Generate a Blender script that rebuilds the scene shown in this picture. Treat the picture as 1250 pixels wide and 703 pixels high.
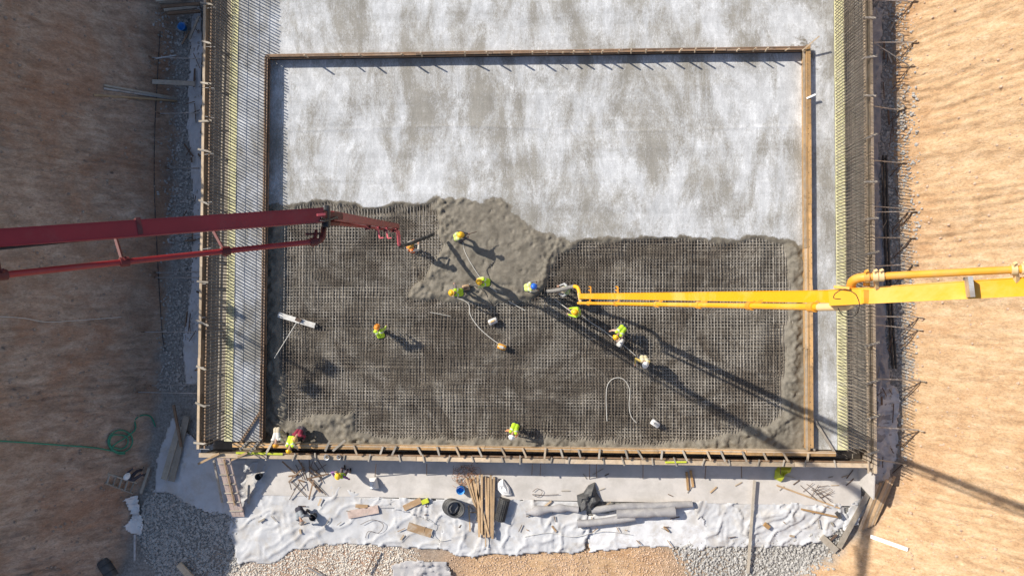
import bpy, bmesh, math, random
import numpy as np
from mathutils import Vector, Matrix, noise

random.seed(7); rng = np.random.default_rng(7)
for o in list(bpy.data.objects): bpy.data.objects.remove(o)
S = bpy.context.scene
COL = S.collection

# ------------------------------------------------------------------ camera
HC = 32.0
CAM_R = (0.0260561, 0.0494827, 0.0039091)
F = 833.333                               # focal length in photograph pixels (1250 wide)
cd = bpy.data.cameras.new('camera'); cam = bpy.data.objects.new('camera', cd); COL.objects.link(cam)
cam.location = (0, 0, HC); cam.rotation_euler = CAM_R
cd.sensor_width = 36; cd.lens = 24.0; cd.clip_end = 500; cd.clip_start = 0.1
S.camera = cam
# ------------------------------------------------------------------ sky, sun, exposure
SUN_EL = math.radians(38.0)
SD = Vector((0.879, -0.4768, 0)).normalized()      # the way shadows fall on the ground
W = bpy.data.worlds.new('World'); S.world = W; W.use_nodes = True
nt = W.node_tree; bg = nt.nodes['Background']
sky = nt.nodes.new('ShaderNodeTexSky'); sky.sky_type = 'NISHITA'; sky.sun_disc = False
sky.sun_elevation = SUN_EL
sky.sun_rotation = math.atan2(-SD.x, -SD.y)        # azimuth of the sun, from +Y towards +X
sky.air_density = 1.0; sky.dust_density = 1.2
nt.links.new(sky.outputs[0], bg.inputs[0]); bg.inputs[1].default_value = 0.112
ld = bpy.data.lights.new('sun', 'SUN'); ld.energy = 4.6; ld.angle = math.radians(0.53); ld.color = (1.0, 0.93, 0.82)
sun = bpy.data.objects.new('sun', ld); COL.objects.link(sun)
L = Vector((SD.x*math.cos(SUN_EL), SD.y*math.cos(SUN_EL), -math.sin(SUN_EL)))
sun.rotation_euler = L.to_track_quat('-Z', 'Y').to_euler(); sun.location = (-20, 12, 40)
S.view_settings.view_transform = 'Standard'; S.view_settings.look = 'None'
S.view_settings.exposure = 0.35; S.view_settings.gamma = 1
S.view_settings.use_curve_mapping = False

# ------------------------------------------------------------------ pixel -> place
RM = np.array(Matrix.Rotation(CAM_R[2],3,'Z') @ Matrix.Rotation(CAM_R[1],3,'Y') @ Matrix.Rotation(CAM_R[0],3,'X'))
def ray(u, v): return RM @ np.array([(u-625)/F, -(v-351.5)/F, -1.0])
def P(u, v, z=0.0):
    d = ray(u, v); k = (z-HC)/d[2]
    return Vector((k*d[0], k*d[1], z))
def proj_arr(X, Y, Z):                    # world -> photograph pixels, arrays
    q = np.stack([X, Y, Z-HC], -1) @ RM
    return 625+F*q[..., 0]/-q[..., 2], 351.5-F*q[..., 1]/-q[..., 2]

# ------------------------------------------------------------------ helpers
def tag(o, label=None, cat=None, group=None, kind=None):
    if label: o['label'] = label
    if cat: o['category'] = cat
    if group: o['group'] = group
    if kind: o['kind'] = kind
    return o
def thing(name, label, cat, loc=(0,0,0), group=None, rotz=0):
    o = bpy.data.objects.new(name, None); COL.objects.link(o); o.location = loc; o.rotation_euler = (0,0,rotz)
    o.empty_display_size = .2
    return tag(o, label, cat, group)
def link(name, me, parent=None):
    o = bpy.data.objects.new(name, me); COL.objects.link(o)
    if parent is not None:
        o.parent = parent; o.matrix_parent_inverse = Matrix.Identity(4)
    return o
class MB:
    def __init__(s): s.v = []; s.f = []; s.m = []; s.sm = []
    def add(s, vs, fs, mi=0, smooth=False):
        n = len(s.v); s.v += [tuple(p) for p in vs]
        for f in fs: s.f.append(tuple(i+n for i in f)); s.m.append(mi); s.sm.append(smooth)
        return s
    def box(s, a, b, mi=0):
        x0,y0,z0 = a; x1,y1,z1 = b
        vs = [(x0,y0,z0),(x1,y0,z0),(x1,y1,z0),(x0,y1,z0),(x0,y0,z1),(x1,y0,z1),(x1,y1,z1),(x0,y1,z1)]
        return s.add(vs, [(3,2,1,0),(4,5,6,7),(0,1,5,4),(1,2,6,5),(2,3,7,6),(3,0,4,7)], mi)
    def beam(s, a, b, w0, h0, w1=None, h1=None, side=None, mi=0):
        """tapered box from a to b; w across (side axis), h the other way"""
        a = Vector(a); b = Vector(b); d = (b-a).normalized()
        if side is None: side = d.cross(Vector((0,0,1)))
        if Vector(side).length < 1e-4: side = Vector((1,0,0))
        sd = Vector(side); sd = (sd - d*sd.dot(d)).normalized(); up = sd.cross(d).normalized()
        w1 = w0 if w1 is None else w1; h1 = h0 if h1 is None else h1
        vs = []
        for p, w, h in ((a,w0,h0),(b,w1,h1)):
            for i, j in ((-1,-1),(1,-1),(1,1),(-1,1)): vs.append(p+sd*(i*w/2)+up*(j*h/2))
        return s.add(vs, [(3,2,1,0),(4,5,6,7),(0,1,5,4),(1,2,6,5),(2,3,7,6),(3,0,4,7)], mi)
    def tube(s, pts, r, n=8, mi=0, closed=False, caps=True):
        pts = [Vector(p) for p in pts]; N = len(pts)
        rs = r if isinstance(r, (list,tuple)) else [r]*N
        rings = []; ref = None
        for i, p in enumerate(pts):
            if closed: d = pts[(i+1)%N]-pts[i-1]
            else: d = pts[min(i+1,N-1)]-pts[max(i-1,0)]
            if d.length < 1e-6: d = Vector((0,0,1))
            d.normalize()
            if ref is None:
                ref = Vector((0,0,1)) if abs(d.z) < .9 else Vector((1,0,0))
            a = (ref-d*ref.dot(d))
            if a.length < 1e-4: a = d.orthogonal()
            a.normalize(); ref = a; b = d.cross(a)
            rings.append([p+(a*math.cos(t)+b*math.sin(t))*rs[i] for t in [2*math.pi*k/n for k in range(n)]])
        vs = [q for rg in rings for q in rg]; fs = []
        for i in range(N if closed else N-1):
            j = (i+1)%N
            for k in range(n): fs.append((i*n+k, i*n+(k+1)%n, j*n+(k+1)%n, j*n+k))
        s.add(vs, fs, mi, True)
        if caps and not closed:
            s.add(rings[0], [tuple(range(n-1,-1,-1))], mi); s.add(rings[-1], [tuple(range(n))], mi)
        return s
    def mesh(s, name, mats):
        me = bpy.data.meshes.new(name); me.from_pydata(s.v, [], s.f)
        for m in (mats if isinstance(mats, (list,tuple)) else [mats]): me.materials.append(m)
        me.polygons.foreach_set('material_index', s.m); me.polygons.foreach_set('use_smooth', s.sm)
        me.update(); return me
    def build(s, name, mats, parent=None): return link(name, s.mesh(name, mats), parent)
def smooth_path(pts, n=6):
    """Catmull-Rom through the points"""
    pts = [Vector(p) for p in pts]; out = []
    for i in range(len(pts)-1):
        p0 = pts[max(i-1,0)]; p1 = pts[i]; p2 = pts[i+1]; p3 = pts[min(i+2,len(pts)-1)]
        for k in range(n):
            t = k/n
            out.append(.5*((2*p1)+(p2-p0)*t+(2*p0-5*p1+4*p2-p3)*t*t+(3*p1-p0-3*p2+p3)*t**3))
    return out+[pts[-1]]

# numpy value noise
_perm = rng.random((256,256))
def vnoise(x, y):
    xi = np.floor(x).astype(int); yi = np.floor(y).astype(int); fx = x-xi; fy = y-yi
    fx = fx*fx*(3-2*fx); fy = fy*fy*(3-2*fy)
    g = lambda i, j: _perm[i & 255, j & 255]
    return (g(xi,yi)*(1-fx)+g(xi+1,yi)*fx)*(1-fy)+(g(xi,yi+1)*(1-fx)+g(xi+1,yi+1)*fx)*fy
def fbm(x, y, o=4):
    t = 0; a = 1; s = 0
    for k in range(o): t = t+a*vnoise(x*2**k+17*k, y*2**k+31*k); s += a; a *= .5
    return t/s
def sdf(px, py, poly):
    """signed distance (negative inside) of arrays to a polygon"""
    poly = np.array(poly, float); n = len(poly); d = np.full(px.shape, 1e18); ins = np.zeros(px.shape, bool)
    for i in range(n):
        a = poly[i]; b = poly[(i+1)%n]; e = b-a
        wx = px-a[0]; wy = py-a[1]
        t = np.clip((wx*e[0]+wy*e[1])/(e@e+1e-12), 0, 1)
        d = np.minimum(d, (wx-e[0]*t)**2+(wy-e[1]*t)**2)
        c = ((a[1] > py) != (b[1] > py)) & (px < (b[0]-a[0])*(py-a[1])/(b[1]-a[1]+1e-12)+a[0])
        ins ^= c
    return np.where(ins, -1, 1)*np.sqrt(d)
def grid_mesh(name, xs, ys, Z, mat, attrs=None, keep=None):
    nx, ny = len(xs), len(ys)
    XX, YY = np.meshgrid(xs, ys)
    co = np.stack([XX, YY, Z], -1).reshape(-1,3)
    idx = np.arange(nx*ny).reshape(ny,nx)
    q = np.stack([idx[:-1,:-1], idx[:-1,1:], idx[1:,1:], idx[1:,:-1]], -1)
    q = q[keep] if keep is not None else q.reshape(-1,4)
    me = bpy.data.meshes.new(name)
    me.vertices.add(len(co)); me.vertices.foreach_set('co', co.ravel())
    me.loops.add(q.size); me.loops.foreach_set('vertex_index', q.ravel().astype(np.int32))
    me.polygons.add(len(q)); me.polygons.foreach_set('loop_start', np.arange(0,q.size,4,dtype=np.int32))
    me.polygons.foreach_set('use_smooth', np.ones(len(q), bool))
    me.update(calc_edges=True)
    for k, a in (attrs or {}).items():
        at = me.attributes.new(k, 'FLOAT', 'POINT'); at.data.foreach_set('value', a.ravel().astype(np.float32))
    me.materials.append(mat); return me

# ------------------------------------------------------------------ materials
class NT:
    def __init__(s, name, rough=.8):
        s.m = bpy.data.materials.new(name); s.m.use_nodes = True; s.t = s.m.node_tree
        s.b = s.t.nodes['Principled BSDF']; s.b.inputs['Roughness'].default_value = rough
        tc = s.t.nodes.new('ShaderNodeTexCoord'); s.co = tc.outputs['Object']
    def lk(s, a, b): s.t.links.new(a, b)
    def vec(s, scale=(1,1,1), rot=(0,0,0)):
        n = s.t.nodes.new('ShaderNodeMapping'); n.inputs['Scale'].default_value = scale; n.inputs['Rotation'].default_value = rot
        s.lk(s.co, n.inputs[0]); return n.outputs[0]
    def noise(s, scale, detail=5, rough=.6, vec=None, dist=0):
        n = s.t.nodes.new('ShaderNodeTexNoise'); n.inputs['Scale'].default_value = scale; n.inputs['Detail'].default_value = detail
        n.inputs['Roughness'].default_value = rough; n.inputs['Distortion'].default_value = dist
        s.lk(vec or s.co, n.inputs['Vector']); return n.outputs['Fac']
    def vor(s, scale, feat='F1', vec=None, out='Distance'):
        n = s.t.nodes.new('ShaderNodeTexVoronoi'); n.inputs['Scale'].default_value = scale; n.feature = feat
        s.lk(vec or s.co, n.inputs['Vector']); return n.outputs[out]
    def ramp(s, fac, stops):
        n = s.t.nodes.new('ShaderNodeValToRGB'); e = n.color_ramp.elements
        while len(e) < len(stops): e.new(.5)
        for i, (p, c) in enumerate(stops):
            e[i].position = p; e[i].color = (c,c,c,1) if isinstance(c,(int,float)) else (*c,1)
        s.lk(fac, n.inputs[0]); return n.outputs[0]
    def mix(s, fac, a, b, mode='MIX'):
        n = s.t.nodes.new('ShaderNodeMix'); n.data_type = 'RGBA'; n.blend_type = mode
        for v, i in ((fac,0),(a,6),(b,7)):
            if isinstance(v,(int,float)): n.inputs[i].default_value = v if i == 0 else (v,v,v,1)
            elif isinstance(v,tuple): n.inputs[i].default_value = (*v,1)
            else: s.lk(v, n.inputs[i])
        return n.outputs[2]
    def math(s, op, a, b=0):
        n = s.t.nodes.new('ShaderNodeMath'); n.operation = op
        for i, v in enumerate((a,b)):
            if isinstance(v,(int,float)): n.inputs[i].default_value = v
            else: s.lk(v, n.inputs[i])
        return n.outputs[0]
    def attr(s, name):
        n = s.t.nodes.new('ShaderNodeAttribute'); n.attribute_name = name; return n.outputs['Fac']
    def rand(s):
        n = s.t.nodes.new('ShaderNodeObjectInfo'); return n.outputs['Random']
    def col(s, c): s.lk(c, s.b.inputs['Base Color']) if not isinstance(c, tuple) else setattr(s.b.inputs['Base Color'], 'default_value', (*c,1)); return s
    def bump(s, h, dist=.01, strength=.6):
        n = s.t.nodes.new('ShaderNodeBump'); n.inputs['Distance'].default_value = dist; n.inputs['Strength'].default_value = strength
        s.lk(h, n.inputs['Height']); s.lk(n.outputs[0], s.b.inputs['Normal']); return s
def mul(c, k): return tuple(min(1, x*k) for x in c)
def simple(name, c, rough=.7, var=.25, scale=6, bump=.004, metal=0, dirt=None, dirt_amt=.5, stretch=(1,1,1)):
    n = NT(name, rough); v = n.vec(stretch)
    col = n.ramp(n.noise(scale, 6, .65, v), [(.3, mul(c, 1-var)), (.7, mul(c, 1+var))])
    r = n.ramp(n.rand(), [(0, .8), (1, 1.12)]); col = n.mix(1, col, r, 'MULTIPLY')
    if dirt:
        d = n.ramp(n.noise(scale*.6, 8, .7, v, .4), [(.48, 0), (.62, dirt_amt)]); col = n.mix(d, col, dirt)
    n.col(col); n.b.inputs['Metallic'].default_value = metal
    if bump: n.bump(n.noise(scale*6, 4), bump)
    return n.m

def soil_mat():
    n = NT('soil', .95)
    st = n.vec((.75,1.7,.75)); st2 = n.vec((.5,2.2,.6)); big = n.noise(.22, 5, .6, None, .5)
    tan = n.ramp(n.noise(1.6, 12, .72, st, .3), [(.30,(.41,.25,.13)),(.48,(.59,.385,.215)),(.68,(.75,.535,.335))])
    red = n.ramp(n.noise(2.2, 10, .7, st), [(.3,(.37,.19,.085)),(.68,(.56,.315,.155))])
    c = n.mix(n.ramp(big, [(.5,0),(.68,.65)]), tan, red)
    pale = n.ramp(n.noise(2.4, 12, .75, st2, .6), [(.52,0),(.68,.42)])
    c = n.mix(pale, c, (.76,.60,.42))
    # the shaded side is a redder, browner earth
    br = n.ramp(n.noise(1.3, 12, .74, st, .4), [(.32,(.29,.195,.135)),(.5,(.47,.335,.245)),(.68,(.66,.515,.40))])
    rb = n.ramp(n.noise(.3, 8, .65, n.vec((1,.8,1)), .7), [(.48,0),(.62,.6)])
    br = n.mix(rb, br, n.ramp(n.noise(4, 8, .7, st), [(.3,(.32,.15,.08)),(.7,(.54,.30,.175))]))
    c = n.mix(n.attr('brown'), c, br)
    fine = n.ramp(n.noise(11, 8, .8, n.vec((.8,1.25,.8))), [(.33,.62),(.5,1.0),(.68,1.22)]); c = n.mix(1, c, fine, 'MULTIPLY')
    speck = n.ramp(n.noise(24, 3, .6), [(.63,0),(.72,.6)]); c = n.mix(speck, c, (.62,.55,.46))
    # pit floor: crushed grey stone trodden into earth
    g = n.ramp(n.noise(9, 6, .8), [(.3,(.13,.12,.11)),(.55,(.33,.32,.30)),(.75,(.56,.55,.53))])
    c = n.mix(n.attr('gravel'), c, g)
    n.col(c)
    h = n.math('ADD', n.noise(4, 10, .75, n.vec((.8,1.4,.8))), n.math('MULTIPLY', n.noise(18, 8, .8), .5))
    n.bump(h, .10, 1.0); return n.m
def slab_mat():
    """laitance-white finished concrete with damp beige patches"""
    n = NT('finished_concrete', .85)
    vs = n.vec((.95,.36,1)); wisp = n.noise(.62, 15, .72, vs, .45)
    broad = n.noise(.20, 6, .6, n.vec((1,.8,1)), .2); grain = n.noise(14, 6, .85, n.vec((1.2,.55,1)))
    f = n.math('ADD', n.math('ADD', n.math('MULTIPLY', wisp, .62), n.math('MULTIPLY', broad, .40)), n.math('MULTIPLY', n.math('SUBTRACT', grain, .5), .34))
    dry = n.ramp(n.noise(2.2, 12, .78, n.vec((1,.5,1)), .2), [(.30,(.40,.408,.415)),(.5,(.545,.555,.565)),(.68,(.735,.748,.762))])
    damp = n.ramp(n.noise(1.5, 10, .7, vs), [(.3,(.235,.222,.195)),(.7,(.345,.33,.295))])
    c = n.mix(n.ramp(f, [(.442,1),(.498,.52),(.552,0)]), dry, damp)
    spk = n.ramp(n.noise(30, 4, .8, n.vec((1.5,.6,1))), [(.36,.80),(.64,1.12)]); c = n.mix(1, c, spk, 'MULTIPLY')
    brush = n.ramp(n.noise(5, 6, .7, n.vec((3.2,.16,1))), [(.3,.90),(.7,1.06)]); c = n.mix(1, c, brush, 'MULTIPLY')
    band = n.ramp(n.noise(1.0, 8, .7, n.vec((.06,1.2,1)), .3), [(.3,.86),(.6,1.05)]); c = n.mix(1, c, band, 'MULTIPLY')
    wetc = n.ramp(n.noise(2.2, 12, .78, None, .3), [(.30,(.095,.080,.059)),(.48,(.160,.140,.107)),(.70,(.235,.21,.168))])
    w = n.attr('wet'); edge = n.math('ADD', w, n.math('MULTIPLY', n.math('SUBTRACT', n.noise(2.5, 10, .78, None, .3), .5), 1.1))
    wm = n.ramp(edge, [(.40,0),(.56,1)]); c = n.mix(wm, c, wetc)
    low = n.ramp(n.noise(.8, 9, .72, n.vec((.5,1.5,1)), .5), [(.36,(.085,.070,.053)),(.5,(.155,.134,.106)),(.66,(.31,.28,.232))])
    c = n.mix(n.attr('low'), c, low)
    n.col(c); n.lk(n.ramp(wm, [(0,.88),(1,.7)]), n.b.inputs['Roughness'])
    n.bump(n.math('ADD', n.noise(7, 10, .8), n.math('MULTIPLY', n.noise(34, 5, .75), .6)), .022, .6); return n.m
def wood_mat(name, c, grey=.25, dirt=.4):
    n = NT(name, .8); v = n.vec((1.2,1.2,6))
    a = n.noise(3.0, 8, .7, None, .6); col = n.ramp(a, [(.28, mul(c,.62)),(.5, c),(.75, mul(c,1.28))])
    col = n.mix(n.ramp(n.noise(1.4, 5), [(.45,0),(.65,grey)]), col, (.34,.31,.275))
    col = n.mix(1, col, n.ramp(n.rand(), [(0,.68),(1,1.2)]), 'MULTIPLY')
    col = n.mix(n.ramp(n.noise(7, 7, .75), [(.55,0),(.68,dirt)]), col, (.46,.44,.41))
    n.col(col); n.bump(n.noise(18, 5, .7), .004, .6); return n.m
def bar_mat(name='rebar_steel', splash=.95):
    n = NT(name, .75)
    ge = n.t.nodes.new('ShaderNodeNewGeometry').outputs['Position']
    rust = n.ramp(n.noise(3, 6, .7, ge), [(.3,(.075,.056,.042)),(.7,(.185,.148,.112))])
    f = n.ramp(n.noise(.35, 7, .72, ge, .9), [(.45,.10),(.555,splash)])
    f2 = n.ramp(n.noise(6, 5, .7, ge), [(.35,.35),(.6,1)])
    col = n.mix(n.mix(1, f, f2, 'MULTIPLY'), rust, (.46,.42,.36)); col = n.mix(1, col, n.ramp(n.rand(), [(0,.6),(1,1.25)]), 'MULTIPLY')
    n.col(col); return n.m

M = {}
M['soil'] = soil_mat(); M['slab'] = slab_mat()
M['bar'] = bar_mat(); M['bar_dark'] = bar_mat('rebar_wall_steel', .35)
M['board'] = wood_mat('formwork_timber_orange', (.50,.295,.12), .1, .25)
M['board_pale'] = wood_mat('formwork_timber_pale', (.50,.385,.26), .3, .5)
M['board_dark'] = wood_mat('formwork_timber_dark', (.235,.145,.085), .2, .3)
M['board_grey'] = wood_mat('weathered_timber', (.40,.35,.28), .6, .4)
M['timber_new'] = wood_mat('new_timber', (.50,.34,.19), .12, .15)
M['pinkboard'] = wood_mat('pink_shuttering_board', (.52,.40,.345), .3, .5)
M['ply'] = wood_mat('plywood', (.30,.235,.165), .4, .5)
M['yellow_kick'] = simple('yellow_kicker_render', (.60,.57,.33), .9, .25, 5, .01, dirt=(.52,.50,.40), dirt_amt=.6)
M['kicker'] = simple('dusty_kicker_floor', (.30,.265,.215), .95, .22, 4, .01)
M['blind'] = simple('blinding_concrete', (.52,.49,.46), .9, .12, 1.2, .004, dirt=(.40,.375,.34), dirt_amt=.45)
M['sheet'] = simple('white_geotextile', (.60,.605,.62), .75, .10, 2.0, .006, dirt=(.42,.385,.34), dirt_amt=.6)
M['sheet_grey'] = simple('grey_geotextile', (.36,.35,.355), .8, .12, 3, .006, dirt=(.5,.48,.45), dirt_amt=.5)
M['stone'] = simple('crushed_stone', (.46,.445,.42), .9, .35, 7, 0)
M['stone_sand'] = simple('sandy_stone', (.58,.43,.31), .9, .3, 7, 0)
M['pale_stone'] = simple('pale_fine_gravel', (.60,.55,.48), .9, .3, 7, 0)
M['clod'] = simple('brown_clod', (.40,.31,.24), .95, .4, 7, 0)
M['black'] = simple('black_plastic', (.022,.022,.024), .45, .3, 6, .002, dirt=(.2,.19,.17), dirt_amt=.3)
M['tarp'] = simple('dark_grey_tarpaulin', (.07,.072,.075), .55, .3, 4, .004, dirt=(.2,.19,.17), dirt_amt=.3)
M['rubber'] = simple('rubber_hose', (.035,.033,.032), .6, .3, 8, .002, dirt=(.25,.23,.2), dirt_amt=.6)
M['hosegrey'] = simple('concrete_covered_hose', (.22,.21,.195), .8, .3, 8, .004)
M['cable'] = simple('pale_cable', (.55,.53,.48), .6, .1, 5, 0)
M['steel'] = simple('galvanised_tube', (.42,.42,.42), .5, .25, 6, 0, .5, dirt=(.25,.18,.12), dirt_amt=.5)
M['rusty'] = simple('rusty_steel', (.13,.085,.06), .8, .4, 6, .002)
M['red'] = simple('red_boom_paint', (.27,.019,.024), .42, .12, 1.6, 0, dirt=(.22,.07,.065), dirt_amt=.4)
M['red_dark'] = simple('dark_red_metal', (.12,.016,.018), .65, .25, 5, .002, dirt=(.09,.06,.055), dirt_amt=.6)
M['red_light'] = simple('faded_red_paint', (.58,.11,.13), .5, .2, 5, 0)
M['yellow'] = simple('yellow_boom_paint', (.86,.40,.012), .38, .05, 1.2, 0, dirt=(.80,.52,.16), dirt_amt=.55)
M['orange'] = simple('orange_pipe_paint', (.80,.35,.03), .45, .1, 3, 0, dirt=(.62,.36,.14), dirt_amt=.5)
M['cream'] = simple('cream_clamp_paint', (.72,.50,.25), .5, .1, 4, 0)
M['blue'] = simple('blue_plastic', (.03,.25,.62), .4, .1, 4, 0)
M['green_hose'] = simple('green_hose_plastic', (.035,.22,.13), .5, .2, 4, 0)
M['lime'] = simple('yellow_green_plastic_sack', (.55,.60,.04), .5, .15, 4, .004)
M['card'] = simple('brown_board', (.36,.235,.13), .85, .18, 3, 0, dirt=(.5,.46,.4), dirt_amt=.5)
M['orange_wire'] = simple('orange_wire', (.55,.22,.06), .6, .2, 4, 0)
M['magnesium'] = simple('pale_screed_metal', (.62,.61,.58), .5, .1, 5, .002, .2, dirt=(.38,.36,.32), dirt_amt=.5)
M['white'] = simple('white_plastic', (.78,.77,.75), .5, .06, 4, 0)
M['skin'] = simple('skin', (.42,.245,.165), .6, .08, 9, 0)

# ------------------------------------------------------------------ the pit: ground as one sheet
ZF = -1.6
def pg(pts, z): return [tuple(P(u,v,z)[:2]) for u,v in pts]
PIT = pg([(224,-60),(214,60),(213,200),(207,300),(200,400),(193,460),(188,520),(180,575),(166,610),(160,650),(146,690),(110,760),
          (300,900),(900,900),(948,712),(985,690),(1015,676),(1045,655),(1066,632),(1084,604),(1095,570),(1100,500),(1103,400),(1098,300),(1091,200),(1089,100),(1086,-60)], ZF)
PIT = [(PIT[0][0], 40)]+PIT+[(PIT[-1][0], 40)]
CREST_L = 7.3
def terrain_z(X, Y, detail=True):
    d = sdf(X, Y, PIT)
    wob = (fbm(X*.35, Y*.35)-.5)
    d2 = np.maximum(0, d+wob*.5*(d > .3))
    south = np.clip((-8-Y)/6, 0, 1)                       # the banks ease off round the bottom corners
    slope = 1.6*(1-.45*south)
    z = ZF+np.minimum(d2*slope, (CREST_L-ZF)*(1-.25*south)+.25*fbm(X*.2, Y*.6))
    up = np.clip(d*2, 0, 1)
    if detail:
        warp = (fbm(X*.5+9, Y*.5)-.5)*1.6+.03*X*np.sign(X)
        ph = Y/.34+warp
        tooth = np.abs(ph-np.floor(ph)-.5)*2
        amp = np.clip(fbm(X*.33+50, Y*.8+3, 3)*2.4-.75, 0, 1)
        saw = np.where(tooth > .0, (ph-np.floor(ph))**1.6, 0)
        z = z+up*(.30*amp*(saw-.45)+.40*(fbm(X*.8, Y*1.8, 5)-.5)+.26*(fbm(X*2.6, Y*4.6, 4)-.5)+.12*(fbm(X*5.5, Y*6.5, 2)-.5))
        z = z+(1-up)*.10*(fbm(X*1.3+4, Y*1.3, 4)-.5)
    return z
def axis(lo, hi, step, far):
    a = np.arange(lo, hi+step, step); e = np.array([2,5,10,20,40,80.])
    return np.concatenate([lo-e[::-1], a, a[-1]+e])
txs = axis(-27, 27, .13, 60); tys = axis(-16.5, 16.5, .085, 60)
TX, TY = np.meshgrid(txs, tys)
TZ = terrain_z(TX, TY)
d = sdf(TX, TY, PIT)
gu, gv = proj_arr(TX, TY, TZ)
sandy = np.maximum(np.exp(-((gu-690)/150)**2), .8*np.exp(-((gu-400)/130)**2))*np.clip((gv-650)/25, 0, 1)
gravel = np.clip(.55-d*1.8+(fbm(TX*1.5, TY*1.5)-.5)*1.2, 0, 1)*(1-np.clip(sandy*1.6, 0, 1))
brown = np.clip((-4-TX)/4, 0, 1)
inner = (TX > -14.9) & (TX < 14.2) & (TY > -6.7)           # under the raft nothing needs a ground face
keep = ~((TX[:-1,:-1] > -14.6) & (TX[1:,1:] < 14.0) & (TY[:-1,:-1] > -6.5))
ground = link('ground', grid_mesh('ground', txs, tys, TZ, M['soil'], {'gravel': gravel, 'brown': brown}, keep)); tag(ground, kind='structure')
def PG(u, v, off=0.0):
    """where the view ray meets the banks or the pit floor"""
    dr = ray(u, v); ks = np.linspace((12-HC)/dr[2], (ZF-.3-HC)/dr[2], 400)
    X = ks*dr[0]; Y = ks*dr[1]; Z = HC+ks*dr[2]; T = terrain_z(X, Y, False)
    i = int(np.argmax(Z <= T)) if (Z <= T).any() else len(ks)-1
    return Vector((X[i], Y[i], T[i]+off))
def ground_at(x, y): return float(terrain_z(np.array([x]), np.array([y]), False)[0])

# ------------------------------------------------------------------ the raft
def XU(u, z=0, v=351): return P(u, v, z).x
def YV(v, z=0, u=650): return P(u, v, z).y
BX0, BX1, BY1, BY0 = -13.43, 11.98, 11.94, -6.59          # outer faces of the inner timber stops (top edge z=.3)
YT = 20.0
xlw = XU(245.5, .25); xlb = XU(277, 0); xly = XU(286.5, 0)
xry = XU(1020, 0, 300); xrb = XU(1033, 0, 300); xrw = XU(1065.5, .25, 300)
ZPOUR, ZLOW, ZMAT = -.28, -.54, -.37
YB = -6.50                                                 # south end of strips
def plane_patch(name, x0, x1, y0, y1, z, mat, step=.25, amp=.01, kind='structure', wet=None):
    xs = np.linspace(x0, x1, max(2, int((x1-x0)/step)+1)); ys = np.linspace(y0, y1, max(2, int((y1-y0)/step)+1))
    A, B = np.meshgrid(xs, ys); Z = z+amp*(fbm(A*.8, B*.8)-.5)
    w = np.zeros(A.shape) if wet is None else wet(A, B)
    o = link(name, grid_mesh(name, xs, ys, Z, mat, {'wet': w, 'low': np.zeros(A.shape)})); tag(o, kind=kind); return o
def wet_top(A, B):
    return .42*np.clip(1-np.abs(A-11.9)/2.0, 0, 1)*np.clip(1-np.abs(B-11.6)/3.0, 0, 1)*1.6
plane_patch('concrete_slab', xly, xry, BY1+.03, YT, 0, M['slab'], wet=wet_top)
plane_patch('concrete_slab', xly, BX0-.02, YB, BY1+.03, 0, M['slab'])
plane_patch('concrete_slab', BX1+.02, xry, YB, BY1+.03, 0, M['slab'], wet=wet_top)
plane_patch('kicker_strip', xlb, xly, YB, YT, .03, M['yellow_kick'], .08, .07)
plane_patch('kicker_strip', xry, xrb, YB, YT, .03, M['yellow_kick'], .08, .07)
plane_patch('kicker_floor', xlw-.1, xlb+.02, YB, YT, -.25, M['kicker'], .2, .05)
plane_patch('kicker_floor', xrb-.02, xrw+.1, YB, YT, -.25, M['kicker'], .2, .05)
mb = MB(); mb.box((xlw+.06, -7.0, -1.55), (xrw-.06, YT, -1.2)); o = mb.build('raft_base', M['kicker']); tag(o, kind='structure')
mb = MB()
for x0, x1 in ((xlw+.07, BX0-.01), (BX1+.01, xrw-.07)): mb.box((x0, YB, -1.19), (x1, YT, -.33))
mb.box((BX0-.005, BY1+.01, -1.19), (BX1+.005, YT, -.33)); o = mb.build('raft_body', M['blind']); tag(o, kind='structure')

# the bay being filled: one height field of cured, fresh and still missing concrete
gx = np.arange(BX0+.02, BX1, .055); gy = np.arange(BY0-.02, BY1-.02, .055)
GX, GY = np.meshgrid(gx, gy)
U, V = proj_arr(GX, GY, np.full(GX.shape, ZPOUR))
fin = [(300,40),(1010,40),(1010,298),(975,297),(930,288),(880,290),(820,287),(760,290),(700,291),(655,287),(630,262),(612,243),(575,243),(540,240),(505,246),(470,250),(430,249),(400,243),(370,246),(345,249),(300,248)]
wetp = [(540,235),(612,235),(640,262),(660,285),(700,288),(700,297),(676,306),(672,325),(664,348),(645,362),(600,368),(548,364),(503,361),(512,346),(532,325),(546,300),(541,275),(532,255)]
rim = [(300,515),(345,520),(380,512),(425,510),(432,530),(470,538),(560,541),(640,538),(720,542),(800,548),(870,540),(920,525),(958,520),(965,400),(970,330),(962,300),(1010,290),(1010,570),(300,570)]
lft = [(300,240),(343,243),(341,300),(338,380),(340,470),(346,520),(300,530)]
nz = (fbm(U*.06, V*.06, 5)-.5)*16
sp = np.minimum.reduce([sdf(U,V,p) for p in (fin, wetp, rim, lft)])+nz*.8
sf = sdf(U, V, fin)+nz*1.1
w = np.clip(.5+sf/12, 0, 1)
rightdamp = np.clip(1-np.abs(U-981)/9, 0, 1)*.42
w = np.maximum(w, rightdamp)
t = np.clip(sp/12, 0, 1); t = t*t*(3-2*t)
GZ = ZPOUR*(1-t)+(ZLOW+.16*(fbm(GX*.35+7, GY*.7, 4)-.5)*2)*t
rough = np.clip(sf/6, 0, 1)*np.clip(1.2-sp/30, .35, 1)
smoothpatch = np.exp(-(((U-600)/32)**2+((V-300)/45)**2))
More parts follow.
